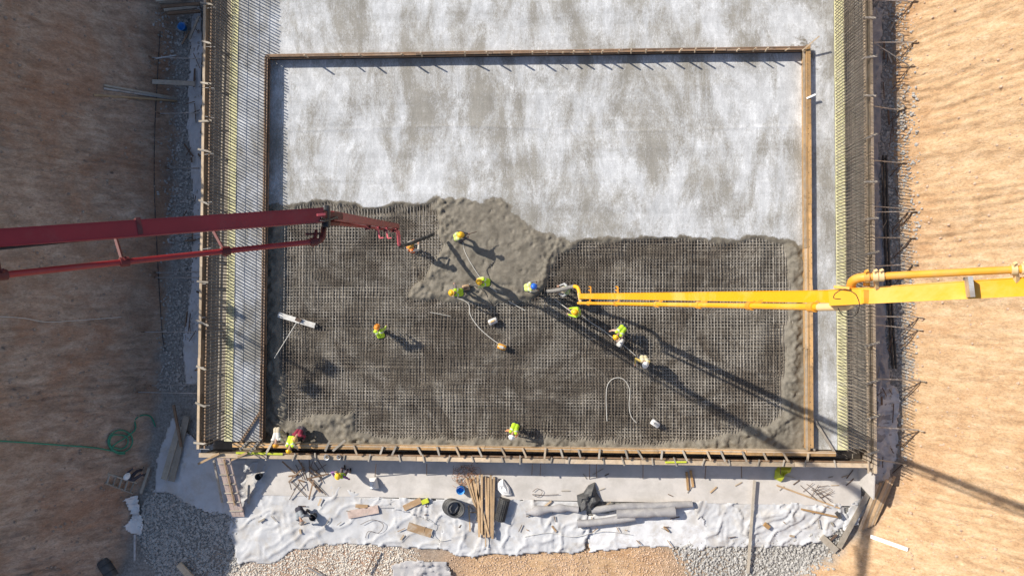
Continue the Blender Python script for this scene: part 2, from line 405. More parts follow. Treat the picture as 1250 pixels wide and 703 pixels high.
GZ += rough*(.12*(fbm(GX*1.6, GY*1.6, 5)-.5)+.08*(fbm(GX*5, GY*5, 4)-.5)+.30*(fbm(GX*4.2, GY*4.2, 4)-.5)*np.exp(-((sp+6)/9)**2))*(1-.4*smoothpatch)
pits = np.clip(fbm(GX*3.1+40, GY*3.1, 3)*6-3.9, 0, 1)*rough*(sp < -6); GZ -= .06*pits
lip = np.exp(-((sp+5)/6)**2)*(sf > 2); GZ += lip*.10*fbm(GX*4, GY*4, 3)
GZ += .012*(fbm(GX*.7, GY*.7)-.5)
GZ += (sf < -4)*(.022*np.exp(-((V-157+3*np.sin(U/70))/1.6)**2)*(fbm(GX*.9, GY*.3+3, 3) > .42)+.012*np.exp(-((V-222+2*np.sin(U/50))/2)**2)*(fbm(GX*.6+9, GY*.3, 3) > .5))
low = np.clip(t*1.3-.15, 0, 1)
o = link('poured_concrete', grid_mesh('poured_concrete', gx, gy, GZ, M['slab'], {'wet': w, 'low': low})); tag(o, kind='structure')
def pour_z(x, y):
    i = min(max(int((x-gx[0])/.055), 0), len(gx)-1); j = min(max(int((y-gy[0])/.055), 0), len(gy)-1)
    return float(GZ[j, i])
def stand_z(x, y): return max(ZMAT+.03, pour_z(x, y)-.02)

# reinforcement of the bay
def bar_mesh(name, r, n=5, mat=None):
    b = MB(); b.tube([(0,0,-.5),(0,0,.5)], r, n, caps=False); return b.mesh(name, mat or M['bar'])
BAR = bar_mesh('rebar', .0165)
mat_root = thing('rebar_mat', 'large steel reinforcement grid lying in the unfilled bay', 'rebar', P(650,420,ZMAT))
inv = Vector(mat_root.location)
ytop = P(650,232,ZMAT).y; ybot = BY0+.12
nX = 0
for i in range(168):
    x = BX0+.22+i*(BX1-BX0-.44)/167+random.uniform(-.012,.012)
    o = link('rebar', BAR, mat_root); o.location = Vector((x, (ytop+ybot)/2, ZMAT+.017+random.uniform(-.006,.012)))-inv
    o.rotation_euler = (math.pi/2+random.uniform(-.0012,.0012), 0, random.uniform(-.0012,.0012)); o.scale = (1,1,ytop-ybot)
for j in range(72):
    y = ybot+.1+j*.15+random.uniform(-.012,.012)
    if y > ytop: break
    o = link('rebar', BAR, mat_root); o.location = Vector(((BX0+BX1)/2, y, ZMAT-.018+random.uniform(-.012,.004)))-inv
    o.rotation_euler = (0, math.pi/2+random.uniform(-.0006,.0006), random.uniform(-.0008,.0008)); o.scale = (1,1,BX1-BX0-.2)
b = MB()                                                   # the second layer below, doubled and lapped bars
for i in range(150):
    x = BX0+.26+i*.1655+random.uniform(-.02,.02); dx = random.uniform(-.09,.09)
    b.tube([(x,ytop,-.445),(x+dx,ybot,-.445)], .013, 4, caps=False)
for j in range(66):
    y = ybot+.08+j*.163+random.uniform(-.02,.02); dy = random.uniform(-.13,.13)
    b.tube([(BX0+.1,y,-.468),(BX1-.1,y+dy,-.468)], .013, 4, caps=False)
for v_ in b.v: pass
b.v = [(x-inv.x, y-inv.y, z-inv.z) for x,y,z in b.v]
o = b.build('lower_layer', M['bar'], mat_root); tag(o, kind='stuff')

# ------------------------------------------------------------------ inner timber stops
def plank_run(root, name, a, b, w, h, mat, seg=4.0, jit=.012, side=None, gap=.006):
    a = Vector(a); b = Vector(b); n = max(1, round((b-a).length/seg)); org = root.matrix_basis.translation
    for k in range(n):
        p = a.lerp(b, k/n); q = a.lerp(b, (k+1)/n); dd = (q-p).normalized()*gap
        jt = Vector((random.uniform(-jit,jit), random.uniform(-jit,jit), random.uniform(-jit,jit)))
        m = MB(); m.beam(p+dd+jt-org, q-dd+jt*.4-org, w, h, side=side); m.build(name, mat, root)
def cleat(root, c, d, L_, w, h, mat, name='cleat'):
    org = root.matrix_basis.translation; c = Vector(c)-org; d = Vector(d).normalized()
    m = MB(); m.beam(c-d*L_/2, c+d*L_/2, w, h); m.build(name, mat, root)
HB = .62
r = thing('timber_stop', 'weathered brown timber pour stop along the cured slab with short stub cleats', 'formwork', (-.7, BY1, 0))
plank_run(r, 'plank', (BX0, BY1, 0), (BX1, BY1, 0), .05, HB, M['board_dark'], 4.2, .015)
plank_run(r, 'top_rail', (BX0+.05, BY1-.075, .26), (BX1-.05, BY1-.075, .26), .10, .05, M['board_dark'], 3.6, .02)
plank_run(r, 'waler', (BX0+.05, BY1-.075, .05), (BX1-.05, BY1-.075, .05), .09, .08, M['board_dark'], 3.1, .01)
for u in (375,418,441,492,515,568,595,625,650,668,687,700,720,735,755,770,788,810,830,848,872,900,920,935,960):
    x = XU(u, .3, 65); hgt = random.uniform(.35,.62)
    c = Vector((x, BY1-.15, .30+hgt*.2)); cleat(r, c, (random.uniform(-.1,.1), random.uniform(-.25,.05), 1), hgt, .07, .05, M['board_pale'], 'cleat')
r = thing('timber_stop', 'dark brown timber pour stop casting a blue shadow beside the striped strip', 'formwork', (BX0, 2, 0))
plank_run(r, 'plank', (BX0, BY1-.06, 0), (BX0, BY0+.1, 0), .05, HB, M['board_dark'], 3.9, .012)
plank_run(r, 'top_rail', (BX0+.07, BY1-.1, .24), (BX0+.07, BY0+.1, .24), .08, .06, M['board_dark'], 3.9, .015)
plank_run(r, 'waler', (BX0+.075, BY1-.1, 0), (BX0+.075, BY0+.1, 0), .08, .07, M['board_dark'], 4.3, .01)
r = thing('timber_stop', 'bright orange timber pour stop passing beneath the yellow boom', 'formwork', (BX1, 2, 0))
plank_run(r, 'plank', (BX1-.05, BY1-.06, 0), (BX1-.05, BY0+.1, 0), .05, HB, M['board'], 4.1, .012)
plank_run(r, 'top_rail', (BX1+.06, BY1+.1, .27), (BX1+.06, BY0+.2, .27), .17, .05, M['board'], 3.7, .012)
plank_run(r, 'inner_rail', (BX1-.13, BY1-.1, .22), (BX1-.13, BY0+.1, .22), .10, .05, M['board_pale'], 4.4, .012)
org = Vector(r.location)
m = MB()
for k in range(60):
    y = BY0+.4+k*.3+random.uniform(-.1,.1); x = BX1+.06+random.choice((-.05,.05)); m.box((x-.012-org.x, y-.018-org.y, .29), (x+.012-org.x, y+.018-org.y, .305))
o = m.build('nail_head', M['rusty'], r); tag(o, kind='stuff')
cleat(r, (BX1+.05, BY1+.05, .55), (.75,.6,.5), .9, .06, .05, M['board_pale'], 'stake')
cleat(r, P(990,118,.34), (.8,.35,.15), .42, .08, .06, M['white'], 'marker')
cleat(r, P(1005,530,.12), (-.52,.85,0), 2.2, .10, .06, M['board_grey'], 'brace')
cleat(r, P(991,542,.2), (.4,-.9,0), .6, .08, .06, M['board_grey'], 'brace')
r = thing('timber_stop', 'pale timber pour stop with slanted cleats along the open edge gap', 'formwork', (-.7, BY0, 0))
xb0 = XU(284, .25, 546); xb1 = XU(1020, .25, 559)
plank_run(r, 'plank', (xb0, BY0, 0), (xb1, BY0, 0), .05, HB, M['board_pale'], 4.0, .012)
plank_run(r, 'top_rail', (xb0, BY0-.045, .27), (xb1, BY0-.045, .27), .20, .05, M['board'], 3.8, .018)
for u in list(range(436,1010,25)):
    u += random.uniform(-5,5); c = P(u, 549+(u-440)*.0165, .36)
    a_ = random.choice((.35,.45,.6,1.1,-.4)) if u < 500 else random.choice((-.55,-.45,-.3,.1,-.6))
    cleat(r, c, (a_,1,.02), random.uniform(.38,.52), .085, .05, M['board_grey' if random.random() < .5 else 'board_pale'])
for u in (298,312,330,400,414): cleat(r, P(u, 543.5, .36), (random.uniform(.3,1.4),1,0), random.uniform(.5,.9), .1, .04, M['board_grey'])
cleat(r, P(305,522,.1), (.55,.85,0), 1.9, .1, .06, M['board_dark'], 'brace')

# ------------------------------------------------------------------ outer edge formwork
def edge_form(label, x, sgn, ya, yb, cleat_vs, matw, org):
    r = thing('edge_formwork', label, 'formwork', org)
    plank_run(r, 'panel', (x, ya, -.72), (x, yb, -.72), .05, 1.78, M['ply'], 2.5, .004)
    plank_run(r, 'outer_rail', (x+sgn*.02, ya, .24), (x+sgn*.02, yb, .24), .12, .07, matw, 4.3, .012)
    plank_run(r, 'inner_rail', (x-sgn*.27, ya, .20), (x-sgn*.27, yb, .20), .06, .06, matw if sgn > 0 else M['board_dark'], 4.3, .012)
    for v in cleat_vs:
        y = P(250 if sgn < 0 else 1060, v, .3).y
        cleat(r, (x-sgn*.10, y, .305), (1, random.uniform(-.1,.45)*sgn, .02), random.uniform(.5,.75), .09, .05, M['board_grey'])
        if sgn < 0:
            m = MB(); o_ = Vector(r.location); yy = y+random.uniform(-.3,.3)
            m.tube([Vector((x+.1, yy, .33))-o_, Vector((x+.55, yy+random.uniform(-.1,.1), .3))-o_], .018, 5); m.build('spacer', M['steel'], r)
    return r
cl = [5,52,102,148,184,247,311,344,394,449,494,541]
edge_form('pale timber edge shutter standing in the shade of the brown bank', xlw, -1, YT-1, YB-.35, cl, M['board_pale'], (xlw, 4, 0))
cr = [-20,22,70,117,167,222,267,309,353,420,466,509,552]
edge_form('twin railed timber edge shutter facing the sunlit tan bank', xrw, 1, YT-1, YB-1.0, cr, M['board_pale'], (xrw, 4, 0))
r = thing('edge_formwork', 'long plank shutter above the pale concrete apron', 'formwork', (0, -7, 0))
ye = YV(560.5, .15)
plank_run(r, 'panel', (xlw+.05, ye-.03, -.75), (xrw-.06, ye-.03, -.75), .05, 1.5, M['ply'], 2.5, .004)
plank_run(r, 'outer_rail', (xlw-.05, ye-.06, .12), (xrw-.05, ye-.06, .12), .20, .06, M['board_pale'], 3.6, .02)
plank_run(r, 'inner_rail', (xlw+2.0, ye+.085, .04), (xrw-.05, ye+.085, .04), .06, .06, M['board_dark'], 3.6, .02)
for u in range(330, 1040, 31): cleat(r, P(u+random.uniform(-8,8), 557+(u-330)*.013, .2), (random.uniform(-.4,.4),1,0), random.uniform(.25,.45), .06, .04, M['board_grey'])
m = MB(); m.box((xlw+.1, ye+.02, -1.19), (xrw-.1, BY0-.03, -.95)); o = m.build('edge_gap_floor', M['kicker']); tag(o, kind='structure')
# short starter bars in the edge gap
r = thing('starter_bar_row', 'row of short upright starter bars in the dark edge gap', 'rebar', (-.5, -6.9, -.95))
SB = bar_mesh('starter_bar', .012, 5, M['bar_dark']); o_ = Vector(r.location)
yg = (ye+BY0)/2
for i in range(170):
    x = XU(300)+i*(XU(1035)-XU(300))/169+random.uniform(-.02,.02)
    o = link('starter_bar', SB, r); h = random.uniform(.75,1.0); o.scale = (1,1,h); o.location = Vector((x, yg+.06+random.uniform(-.03,.03), -.95+h/2))-o_
    o.rotation_euler = (random.uniform(-.12,.12), random.uniform(-.12,.12), 0)

# ------------------------------------------------------------------ wall starter meshes
VB = bar_mesh('vertical_bar', .019, 6, M['bar_dark'])
def wall_mesh(label, x, ya, yb, h, pitch, horizontals, group=None, thick=1.0):
    r = thing('wall_rebar_mesh', label, 'rebar', (x, (ya+yb)/2, 0), group); o_ = Vector(r.location)
    n = int(abs(yb-ya)/pitch)
    for i in range(n):
        y = ya+(yb-ya)*i/n+random.uniform(-.012,.012); hh = h+random.uniform(-.06,.06)
        o = link('vertical_bar', VB, r); o.scale = (thick,thick,hh+.3); o.location = Vector((x, y, hh/2-.15))-o_
        o.rotation_euler = (random.uniform(-.012,.012), random.uniform(-.012,.012), 0)
    for hz, sd in horizontals:
        o = link('horizontal_bar', VB, r); o.scale = (.6,.6,abs(yb-ya)); o.rotation_euler = (math.pi/2,0,0); o.location = Vector((x+sd*.035, (ya+yb)/2, hz))-o_
    return r
yA, yB_ = YT-3, YB+.1
wall_mesh('inner tall upright rebar row rising from the yellow kicker near the shaded bank', xly-.05, yA, yB_, 1.0, .15, [(.5,-1)], None, .8)
wall_mesh('outer tall upright rebar row rising from the yellow kicker near the shaded bank', xlb+.04, yA, yB_, 2.1, .15, [(1.2,1),(1.65,1)], None, 1.5)
wall_mesh('inner tall upright rebar row rising from the yellow kicker near the sunlit bank', xry+.05, yA, yB_, 1.9, .15, [(.9,1),(1.5,1)])
wall_mesh('outer tall upright rebar row rising from the yellow kicker near the sunlit bank', xrb-.04, yA, yB_, 2.1, .15, [(.5,-1),(1.2,-1)])

# ------------------------------------------------------------------ concrete pump booms
def rel(root, pts): o_ = Vector(root.location); return [Vector(p)-o_ for p in pts]
def clampring(root, p, d, r, mat, name='clamp', w=.10, par=None):
    d = Vector(d).normalized(); p = Vector(p)-Vector(root.location)
    m = MB(); m.tube([p-d*w/2, p+d*w/2], r, 10)
    s = d.orthogonal().normalized(); m.beam(p+s*(r-.01), p+s*(r+.05), .05, .04); return m.build(name, mat, par or root)
# red boom
e1 = P(398,264,16.5); lend = P(0,291.5,20.7); lfar = e1.lerp(lend, 1.35)
red = thing('pump_boom', 'dark red concrete pump boom with parallel delivery pipe and hanging end hose', 'pump boom', tuple(P(520,306,0)))
YA = Vector((0,1,0))
def arm(root, name, a, b, w0, h0, w1, h1, mats, side=YA, flange=.02):
    a, b = rel(root, (a, b)); m = MB(); m.beam(a, b, w0, h0, w1, h1, side)
    d = (b-a).normalized(); sd = side-d*side.dot(d); sd.normalize()
    for k in (-1, 1): m.beam(a+sd*k*(w0/2+.004), b+sd*k*(w1/2+.004), flange, h0*1.06, flange, h1*1.06, side)
    return m.build(name, mats, root)
arm(red, 'main_arm', P(392,263,16.6), lfar, .30, .34, .27, .40, M['red'])
q0 = P(402,263.5,16.2); q1 = P(485,276,4.9)
arm(red, 'tip_arm', q0, q1, .20, .22, .15, .16, M['red'])
# knuckle at the elbow
m = MB(); m.beam(*rel(red, (P(384,262,16.7), P(408,264.5,15.8))), .16, .46, side=YA); m.build('knuckle', M['red_dark'], red)
m = MB(); m.tube(rel(red, (e1+Vector((0,.24,0)), e1-Vector((0,.26,0)))), .10, 14); m.build('pivot_pin', M['black'], red)
m = MB(); m.beam(*rel(red, (P(387,262.5,17.1), P(397,261.5,17.0))), .05, .05); m.build('linkage', M['red_light'], red)
m = MB(); m.tube(rel(red, smooth_path((P(392,266,16.8), P(400,268.5,16.6), P(410,266,16.2), P(416,267,15.6)))), .025, 6); m.build('hydraulic_hose', M['black'], red)
m = MB(); m.tube(rel(red, smooth_path((P(384,267,16.7), P(396,270,16.8), P(412,265,16.2)))), .02, 6); m.build('hydraulic_hose', M['black'], red)
# delivery pipe beside the main arm
def red_pipe_pt(u, dz=0): t_ = (388-u)/388; return P(u, 294.5+41.5*t_, 16.7+4.0*t_+dz)
m = MB(); m.tube(rel(red, [red_pipe_pt(u) for u in (386, 260, 150, 0, -140)]), .06, 12); rdp = m.build('delivery_pipe', M['red'], red)
pth = [red_pipe_pt(383), P(389,294.5,16.7), P(393,291,16.6), P(394.5,285,16.5), P(395,279,16.4), P(398,274,16.3), P(404,272.5,16.0), P(412,272.8,15.2)]
m = MB(); m.tube(rel(red, smooth_path(pth, 4)), .065, 12); m.build('pipe_bend', M['red_dark'], red)
m = MB(); m.tube(rel(red, (P(412,272.8,15.2), P(448,277,9.4), P(482,281,5.0))), .055, 12); rtp = m.build('tip_pipe', M['red'], red)
m = MB(); m.tube(rel(red, smooth_path((P(482,281,5.0), P(485,282,4.7), P(486.3,286,4.3), P(486.8,292,4.0), P(487.3,299,3.7)), 4)), .075, 12); m.build('end_elbow', M['red_light'], red)
for u in (383, 276, 152, 2): clampring(red, red_pipe_pt(u), red_pipe_pt(u-10)-red_pipe_pt(u), .095, M['red_dark'], w=.16, par=rdp)
for u0, v0, u1 in ((388,281,386), (262,281,276), (143,290,152), (-6,296,2)):
    t_ = (388-u1)/388; m = MB(); m.beam(*rel(red, (P(u0-2,v0,16.6+4.0*t_), red_pipe_pt(u1-2))), .05, .06); m.build('pipe_bracket', M['red_dark'], red)
m = MB(); m.beam(*rel(red, (P(373,286,16.7), P(394,285,16.5))), .04, .05); m.build('pipe_bracket', M['red_dark'], red)
for t_, L_ in ((.42,0), (.60,1), (.78,1), (.95,0)):
    a = q0.lerp(q1, t_); bpt = P(412,272.8,15.2).lerp(P(482,281,5.0), t_*1.0)
    m = MB(); m.beam(*rel(red, (a, bpt)), .06, .05)
    if L_: m.beam(*rel(red, (bpt, bpt-Vector((-.06,.34,0)))), .05, .05); m.beam(*rel(red, (bpt-Vector((-.06,.34,0)), bpt-Vector((-.2,.32,0)))), .04, .04)
    m.build('pipe_hook', M['red_light' if L_ else 'red_dark'], red)
    clampring(red, bpt, q1-q0, .085, M['red_dark'], par=rtp)
m = MB(); m.beam(*rel(red, (q1, P(484,281,4.9))), .12, .12); m.build('tip_bracket', M['red_dark'], red)
m = MB()
for k in range(3):
    m.tube(rel(red, [P(386,268.5+k*.7,16.8)+Vector((0,-.02*k,0)), P(268,278.8+k*.6,18.0), P(140,288+k,19.3), P(0,302.5+k,20.75), P(-120,311,21.9)]), .014, 5)
m.build('hydraulic_line', M['black'], red)
m = MB(); m.beam(*rel(red, (P(166,277,19.25), P(172,276.4,19.2))), .32, .385, side=YA); m.build('arm_band', M['red_dark'], red)
hose = smooth_path((P(487.3,298,3.75), P(489,300,3.3), P(497,298.5,2.3), P(510,293.5,1.4), P(522,289,.75), P(529,286,.25)), 5)
m = MB(); m.tube(rel(red, hose), .085, 12); m.build('end_hose', M['rubber'], red)

# yellow boom
yel = thing('pump_boom', 'bright yellow concrete pump boom reaching over the orange timber stop', 'pump boom', tuple(P(700,360,0)))
ya, yb_ = P(709,361.5,3.2), P(1044,362,21.0)
arm(yel, 'tip_arm', ya, yb_.lerp(ya, -.02), .20, .20, .19, .22, M['yellow'], flange=.012)
za, zb = P(1012,363.5,21.0), P(1250,350,22.0)
arm(yel, 'main_arm', za, za.lerp(zb, 1.6), .23, .30, .26, .32, M['yellow'], flange=.012)
m = MB(); yp = [P(706,369.5,3.3), P(760,370.7,9.4), P(860,372.6,15.8), P(1003,375,20.6)]
ypl = P(706,370,3.25), P(1003,375,20.55)
m.tube(rel(yel, (ypl[0], ypl[1])), .058, 12); ytp = m.build('tip_pipe', M['yellow'], yel)
pd = (ypl[1]-ypl[0])
for t_ in (.10,.32,.55,.715,.86,.985):
    clampring(yel, ypl[0].lerp(ypl[1], t_), pd, .088, M['orange'], w=.16, par=ytp)
    if t_ < .95:
        m = MB(); m.beam(*rel(yel, (ypl[0].lerp(ypl[1], t_), ya.lerp(yb_, t_))), .05, .05); m.build('pipe_hook', M['orange'], yel)
pth = [P(1000,375,20.5), P(1016,374.5,20.8), P(1028,374.5,21.0), P(1036,373,21.1), P(1041,369,21.2), P(1043,363,21.1), P(1040,355,21.1), P(1039,348,21.2), P(1042,342,21.3), P(1050,339,21.4), P(1062,338,21.5)]
m = MB(); m.tube(rel(yel, smooth_path(pth[:6], 4)), .064, 12); m.build('pipe_bend', M['cream'], yel)
m = MB(); m.tube(rel(yel, smooth_path(pth[6:], 4)), .068, 12); m.build('pipe_bend', M['orange'], yel)
up0, up1 = P(1058,338,21.5), P(1250,328.5,22.2)
m = MB(); m.tube(rel(yel, (up0, up0.lerp(up1, 1.6))), .055, 12); ydp = m.build('delivery_pipe', M['orange'], yel)
for t_ in (.0,.06,.10,.94,1.0): clampring(yel, up0.lerp(up1, t_), up1-up0, .082, M['cream' if t_ > .02 else 'orange'], w=.07, par=ydp)
for u in (1069, 1240):
    m = MB(); m.beam(*rel(yel, (P(u,338-(u-1069)*.05,21.5+(u-1069)*.004), P(u+1,352-(u-1069)*.05,21.4+(u-1069)*.004))), .055, .05); m.build('pipe_bracket', M['cream'], yel)
for v0, v1 in ((345,348),(366,369)):
    m = MB(); m.tube(rel(yel, (P(1058,v0,21.3), P(1058,v1+1,21.3))), .05, 12); m.build('pivot_pin', M['yellow'], yel)
m = MB(); m.beam(*rel(yel, (P(1018,350,21.2), P(1037,352,21.3))), .04, .04); m.build('linkage', M['orange'], yel)
m = MB(); m.tube(rel(yel, smooth_path((P(1026,365,21.5), P(1018,364,21.6), P(1020,358,21.7), P(1031,353,21.8), P(1043,358,21.7), P(1047,364,21.6), P(1049,372,21.4), P(1046,383,21.2), P(1037,388,21.1), P(1028,384,21.1), P(1023,376,21.2)))), .007, 5); m.build('hydraulic_hose', M['black'], yel)
m = MB()
for k in range(2): m.tube(rel(yel, [P(1062,364.8+k*.5,21.35), P(1150,361.6+k*.5,21.7), P(1200,360+k*.5,21.9), P(1250,359.5+k,22.1), P(1330,356,22.4)]), .012, 5)
m.build('hydraulic_line', M['black'], yel)
m = MB(); m.beam(*rel(yel, (P(1180,350.5,21.95), P(1186,350,21.97))), .29, .30, side=YA); m.build('arm_band', M['steel'], yel)
for u, t_ in ((721,.05),(754,.16)):
    a = P(u,359,4.0 if u < 730 else 8.4); sc = (HC-a.z)/F
    m = MB(); m.beam(*rel(yel, (a, a+Vector((0,9*sc,0)))), .05, .05); m.beam(*rel(yel, (a+Vector((-3*sc,5*sc,0)), a+Vector((0,4*sc,0)))), .04, .04); m.beam(*rel(yel, (a+Vector((-2.5*sc,9*sc,0)), a+Vector((0,9*sc,0)))), .04, .04); m.build('hose_hook', M['orange'], yel)
m = MB(); m.beam(*rel(yel, (P(706,358,3.2), P(709,372,3.3))), .10, .10); m.build('tip_bracket', M['cream'], yel)
m = MB(); m.tube(rel(yel, smooth_path((P(708,363,3.25), P(707,356,3.1), P(705,351,2.9), P(701,349.5,2.7)), 4)), .078, 12); m.build('end_elbow', M['yellow'], yel)
m = MB(); m.tube(rel(yel, smooth_path((P(702,349.7,2.72), P(697,350.3,2.3), P(688,352.5,1.5), P(678,354.5,.9), P(668,355.5,.25)), 5)), .085, 12); m.build('end_hose', M['hosegrey'], yel)

# ------------------------------------------------------------------ workers
def seg_prims(J, lab):
    """capsules (a, b, ra, rb, label) of a body from its joints"""
    return J
def ik(a, c, l1, l2, pole):
    a = Vector(a); c = Vector(c); d = c-a; D = min(d.length, (l1+l2)*.995); dn = d.normalized()
    x = (l1*l1-l2*l2+D*D)/(2*D); h = math.sqrt(max(l1*l1-x*x, 0))
    p = Vector(pole)-dn*Vector(pole).dot(dn)
    if p.length < 1e-4: p = dn.orthogonal()
    return a+dn*x+p.normalized()*h, a+dn*D
def capsule(m, a, b, ra, rb, n=10):
    a = Vector(a); b = Vector(b); d = (b-a)
    if d.length < 1e-5: d = Vector((0,0,1e-4)); b = a+d
    dn = d.normalized(); pts = []; rs = []
    for k in range(4): t_ = math.pi/2*k/4; pts.append(a-dn*ra*math.cos(t_)); rs.append(max(ra*math.sin(t_), .0008))
    pts.append(a); rs.append(ra); pts.append(b); rs.append(rb)
    for k in range(1, 5): t_ = math.pi/2*k/4; pts.append(b+dn*rb*math.sin(t_)); rs.append(max(rb*math.cos(t_), .0008))
    m.tube(pts, rs, n)
def remesh(mb_, voxel, name):
    me = mb_.mesh('tmp', M['skin']); o = bpy.data.objects.new('tmp', me); COL.objects.link(o)
    md = o.modifiers.new('r', 'REMESH'); md.mode = 'VOXEL'; md.voxel_size = voxel; md.use_smooth_shade = True
    sm_ = o.modifiers.new('s', 'SMOOTH'); sm_.iterations = 3; sm_.factor = .5
    dg = bpy.context.evaluated_depsgraph_get(); out = bpy.data.meshes.new_from_object(o.evaluated_get(dg))
    bpy.data.objects.remove(o); bpy.data.meshes.remove(me); out.name = name; out.materials.clear(); return out
def label_faces(me, prims, mats):
    n = len(me.polygons); c = np.empty(n*3); me.polygons.foreach_get('center', c); c = c.reshape(-1,3)
    best = np.full(n, 1e9); mi = np.zeros(n, int); names = list(mats)
    for a, b, ra, rb, lab in prims:
        a = np.array(a); b = np.array(b); e = b-a; t_ = np.clip(((c-a)@e)/(e@e+1e-9), 0, 1)
        dd = np.linalg.norm(c-(a+t_[:,None]*e), axis=1)-(ra+(rb-ra)*t_)
        k = dd < best; best[k] = dd[k]; mi[k] = names.index(lab)
    for nm in names: me.materials.append(mats[nm])
    me.polygons.foreach_set('material_index', mi.astype(np.int32)); me.update()
CM = {}
def cloth(c):
    k = tuple(c)
    if k not in CM: CM[k] = simple('cloth_%d' % len(CM), c, .85, .14, 14, .006)
    return CM[k]
HM = {}
def helm_mat(c):
    k = tuple(c)
    if k not in HM: HM[k] = simple('helmet_shell_%d' % len(HM), c, .35, .04, 6, 0)
    return HM[k]
REFL = simple('reflective_tape', (.58,.60,.52), .4, .05, 8, 0)
BOOT = simple('boot_rubber', (.03,.028,.026), .7, .3, 8, 0, dirt=(.2,.18,.15), dirt_amt=.6)
EYE = simple('eye', (.03,.02,.018), .3, 0, 5, 0)
def worker(label, u, v, z, face, lean=20, hp=.90, hl=None, hr=None, fl=(-.13,.08), fr=(.13,-.08), vest=(.52,.72,.03), shirt=(.10,.11,.15),
           trousers=(.055,.06,.085), helmet=(.86,.47,.02), headp=10, height=1.0, twist=0):
    """u, v: pixel of the ground point between the feet; face: compass angle of the look, 0 = picture right, 90 = picture up"""
    loc = P(u, v, z) if not isinstance(u, Vector) else u
    if isinstance(u, Vector): z = u.z
    r = thing('person', label, 'worker', loc, 'construction workers on the site', math.radians(face-90)); r.scale = (height,)*3
    l = math.radians(lean); td = Vector((0, math.sin(l), math.cos(l))); pel = Vector((0, -.30*math.sin(l), hp))
    ab = pel+td*.20; ch = pel+td*.38; nk = pel+td*.53; X = Vector((1,0,0))
    hd_a = math.radians(lean*.75+headp); hdir = Vector((0, math.sin(hd_a), math.cos(hd_a))); hfwd = Vector((0, math.cos(hd_a), -math.sin(hd_a)))
    hc = nk+hdir*.15+hfwd*.02
    sl, sr_ = ch+td*.09-X*.185, ch+td*.09+X*.185
    hl = Vector(hl or (-.22,.25,.85)); hr = Vector(hr or (.22,.25,.85))
    el_, hl = ik(sl, hl, .29, .26, (-.6,-.4,-.6)); er, hr = ik(sr_, hr, .29, .26, (.6,-.4,-.6))
    pr = []
    for s in (-1,1):
        pr += [(pel+X*.065*s, ab+X*.06*s, .115, .10, 'trousers'), (ab+X*.06*s, ch+X*.085*s, .105, .115, 'shirt'), (ch+X*.085*s, ch+td*.08+X*.11*s, .11, .085, 'shirt')]
    pr += [(nk-td*.05, hc-hdir*.05, .062, .058, 'skin'), (hc-hdir*.045+hfwd*.015, hc+hdir*.055, .077, .092, 'skin'), (hc-hdir*.085+hfwd*.05, hc-hdir*.06+hfwd*.06, .04, .045, 'skin'),
           (hc+hfwd*.095-hdir*.015, hc+hfwd*.112-hdir*.035, .012, .018, 'skin')]
    for s in (-1,1): pr.append((hc+X*.088*s-hdir*.02, hc+X*.092*s+hdir*.025, .018, .02, 'skin'))
    for s, sh, e, h in ((-1,sl,el_,hl),(1,sr_,er,hr)):
        fd = (h-e).normalized(); side = fd.cross(Vector((0,0,1)));
        if side.length < .1: side = X.copy()
        side.normalize(); dn = fd.cross(side).normalized()
        if dn.z > 0: dn = -dn
        pr += [(sh, e, .068, .052, 'shirt'), (e, h-fd*.02, .05, .034, 'shirt'), (h, h+fd*.07, .036, .04, 'skin')]
        for q, (off, ln) in enumerate(((-.03,.062),(-.01,.075),(.011,.07),(.03,.055))):
            b0 = h+fd*.085+side*off; k1 = b0+(fd*.75+dn*.65)*ln*.55; k2 = k1+(fd*.1+dn*.95)*ln*.5
            pr += [(b0, k1, .0125, .012, 'skin'), (k1, k2, .012, .011, 'skin')]
        t0 = h+fd*.02-side*.036*s; pr += [(t0, t0-side*.03*s+fd*.04, .015, .013, 'skin'), (t0-side*.03*s+fd*.04, t0-side*.012*s+fd*.075+dn*.02, .013, .012, 'skin')]
    for s, ft in ((-1,fl),(1,fr)):
        hip = pel+X*.095*s-Vector((0,0,.04)); an = Vector((ft[0], ft[1], .09)); kn, an = ik(hip, an, .43, .42, (.12*s,1,0))
        pr += [(hip, kn, .095, .066, 'trousers'), (kn, an+(kn-an)*.25, .066, .05, 'trousers'), (an+(kn-an)*.28, an, .06, .056, 'boot'),
               (an+Vector((0,-.04,-.045)), an+Vector((.02*s,.15,-.052)), .044, .038, 'boot')]
    m = MB()
    for a, b, ra, rb, lab in pr: capsule(m, a, b, ra, rb, 12 if ra > .03 else 8)
    me = remesh(m, .0125, 'body'); label_faces(me, pr, {'skin': M['skin'], 'shirt': cloth(shirt), 'trousers': cloth(trousers), 'boot': BOOT}); link('body', me, r)
    if vest:
        vp = []
        for s in (-1,1):
            vp += [(ab-td*.10+X*.068*s, ab-td*.02+X*.066*s, .125, .122, 'v'), (ab-td*.005+X*.066*s, ab+td*.015+X*.066*s, .119, .119, 't'), (ab+td*.03+X*.066*s, ch-td*.02+X*.088*s, .121, .127, 'v'),
                   (ch-td*.008+X*.088*s, ch+td*.008+X*.088*s, .126, .126, 't'), (ch+td*.02+X*.088*s, ch+td*.09+X*.12*s, .128, .095, 'v')]
        m = MB()
        for a, b, ra, rb, lab in vp: capsule(m, a, b, ra, rb, 12)
        me = remesh(m, .018, 'vest'); label_faces(me, vp, {'v': cloth(vest), 't': REFL}); link('vest', me, r)
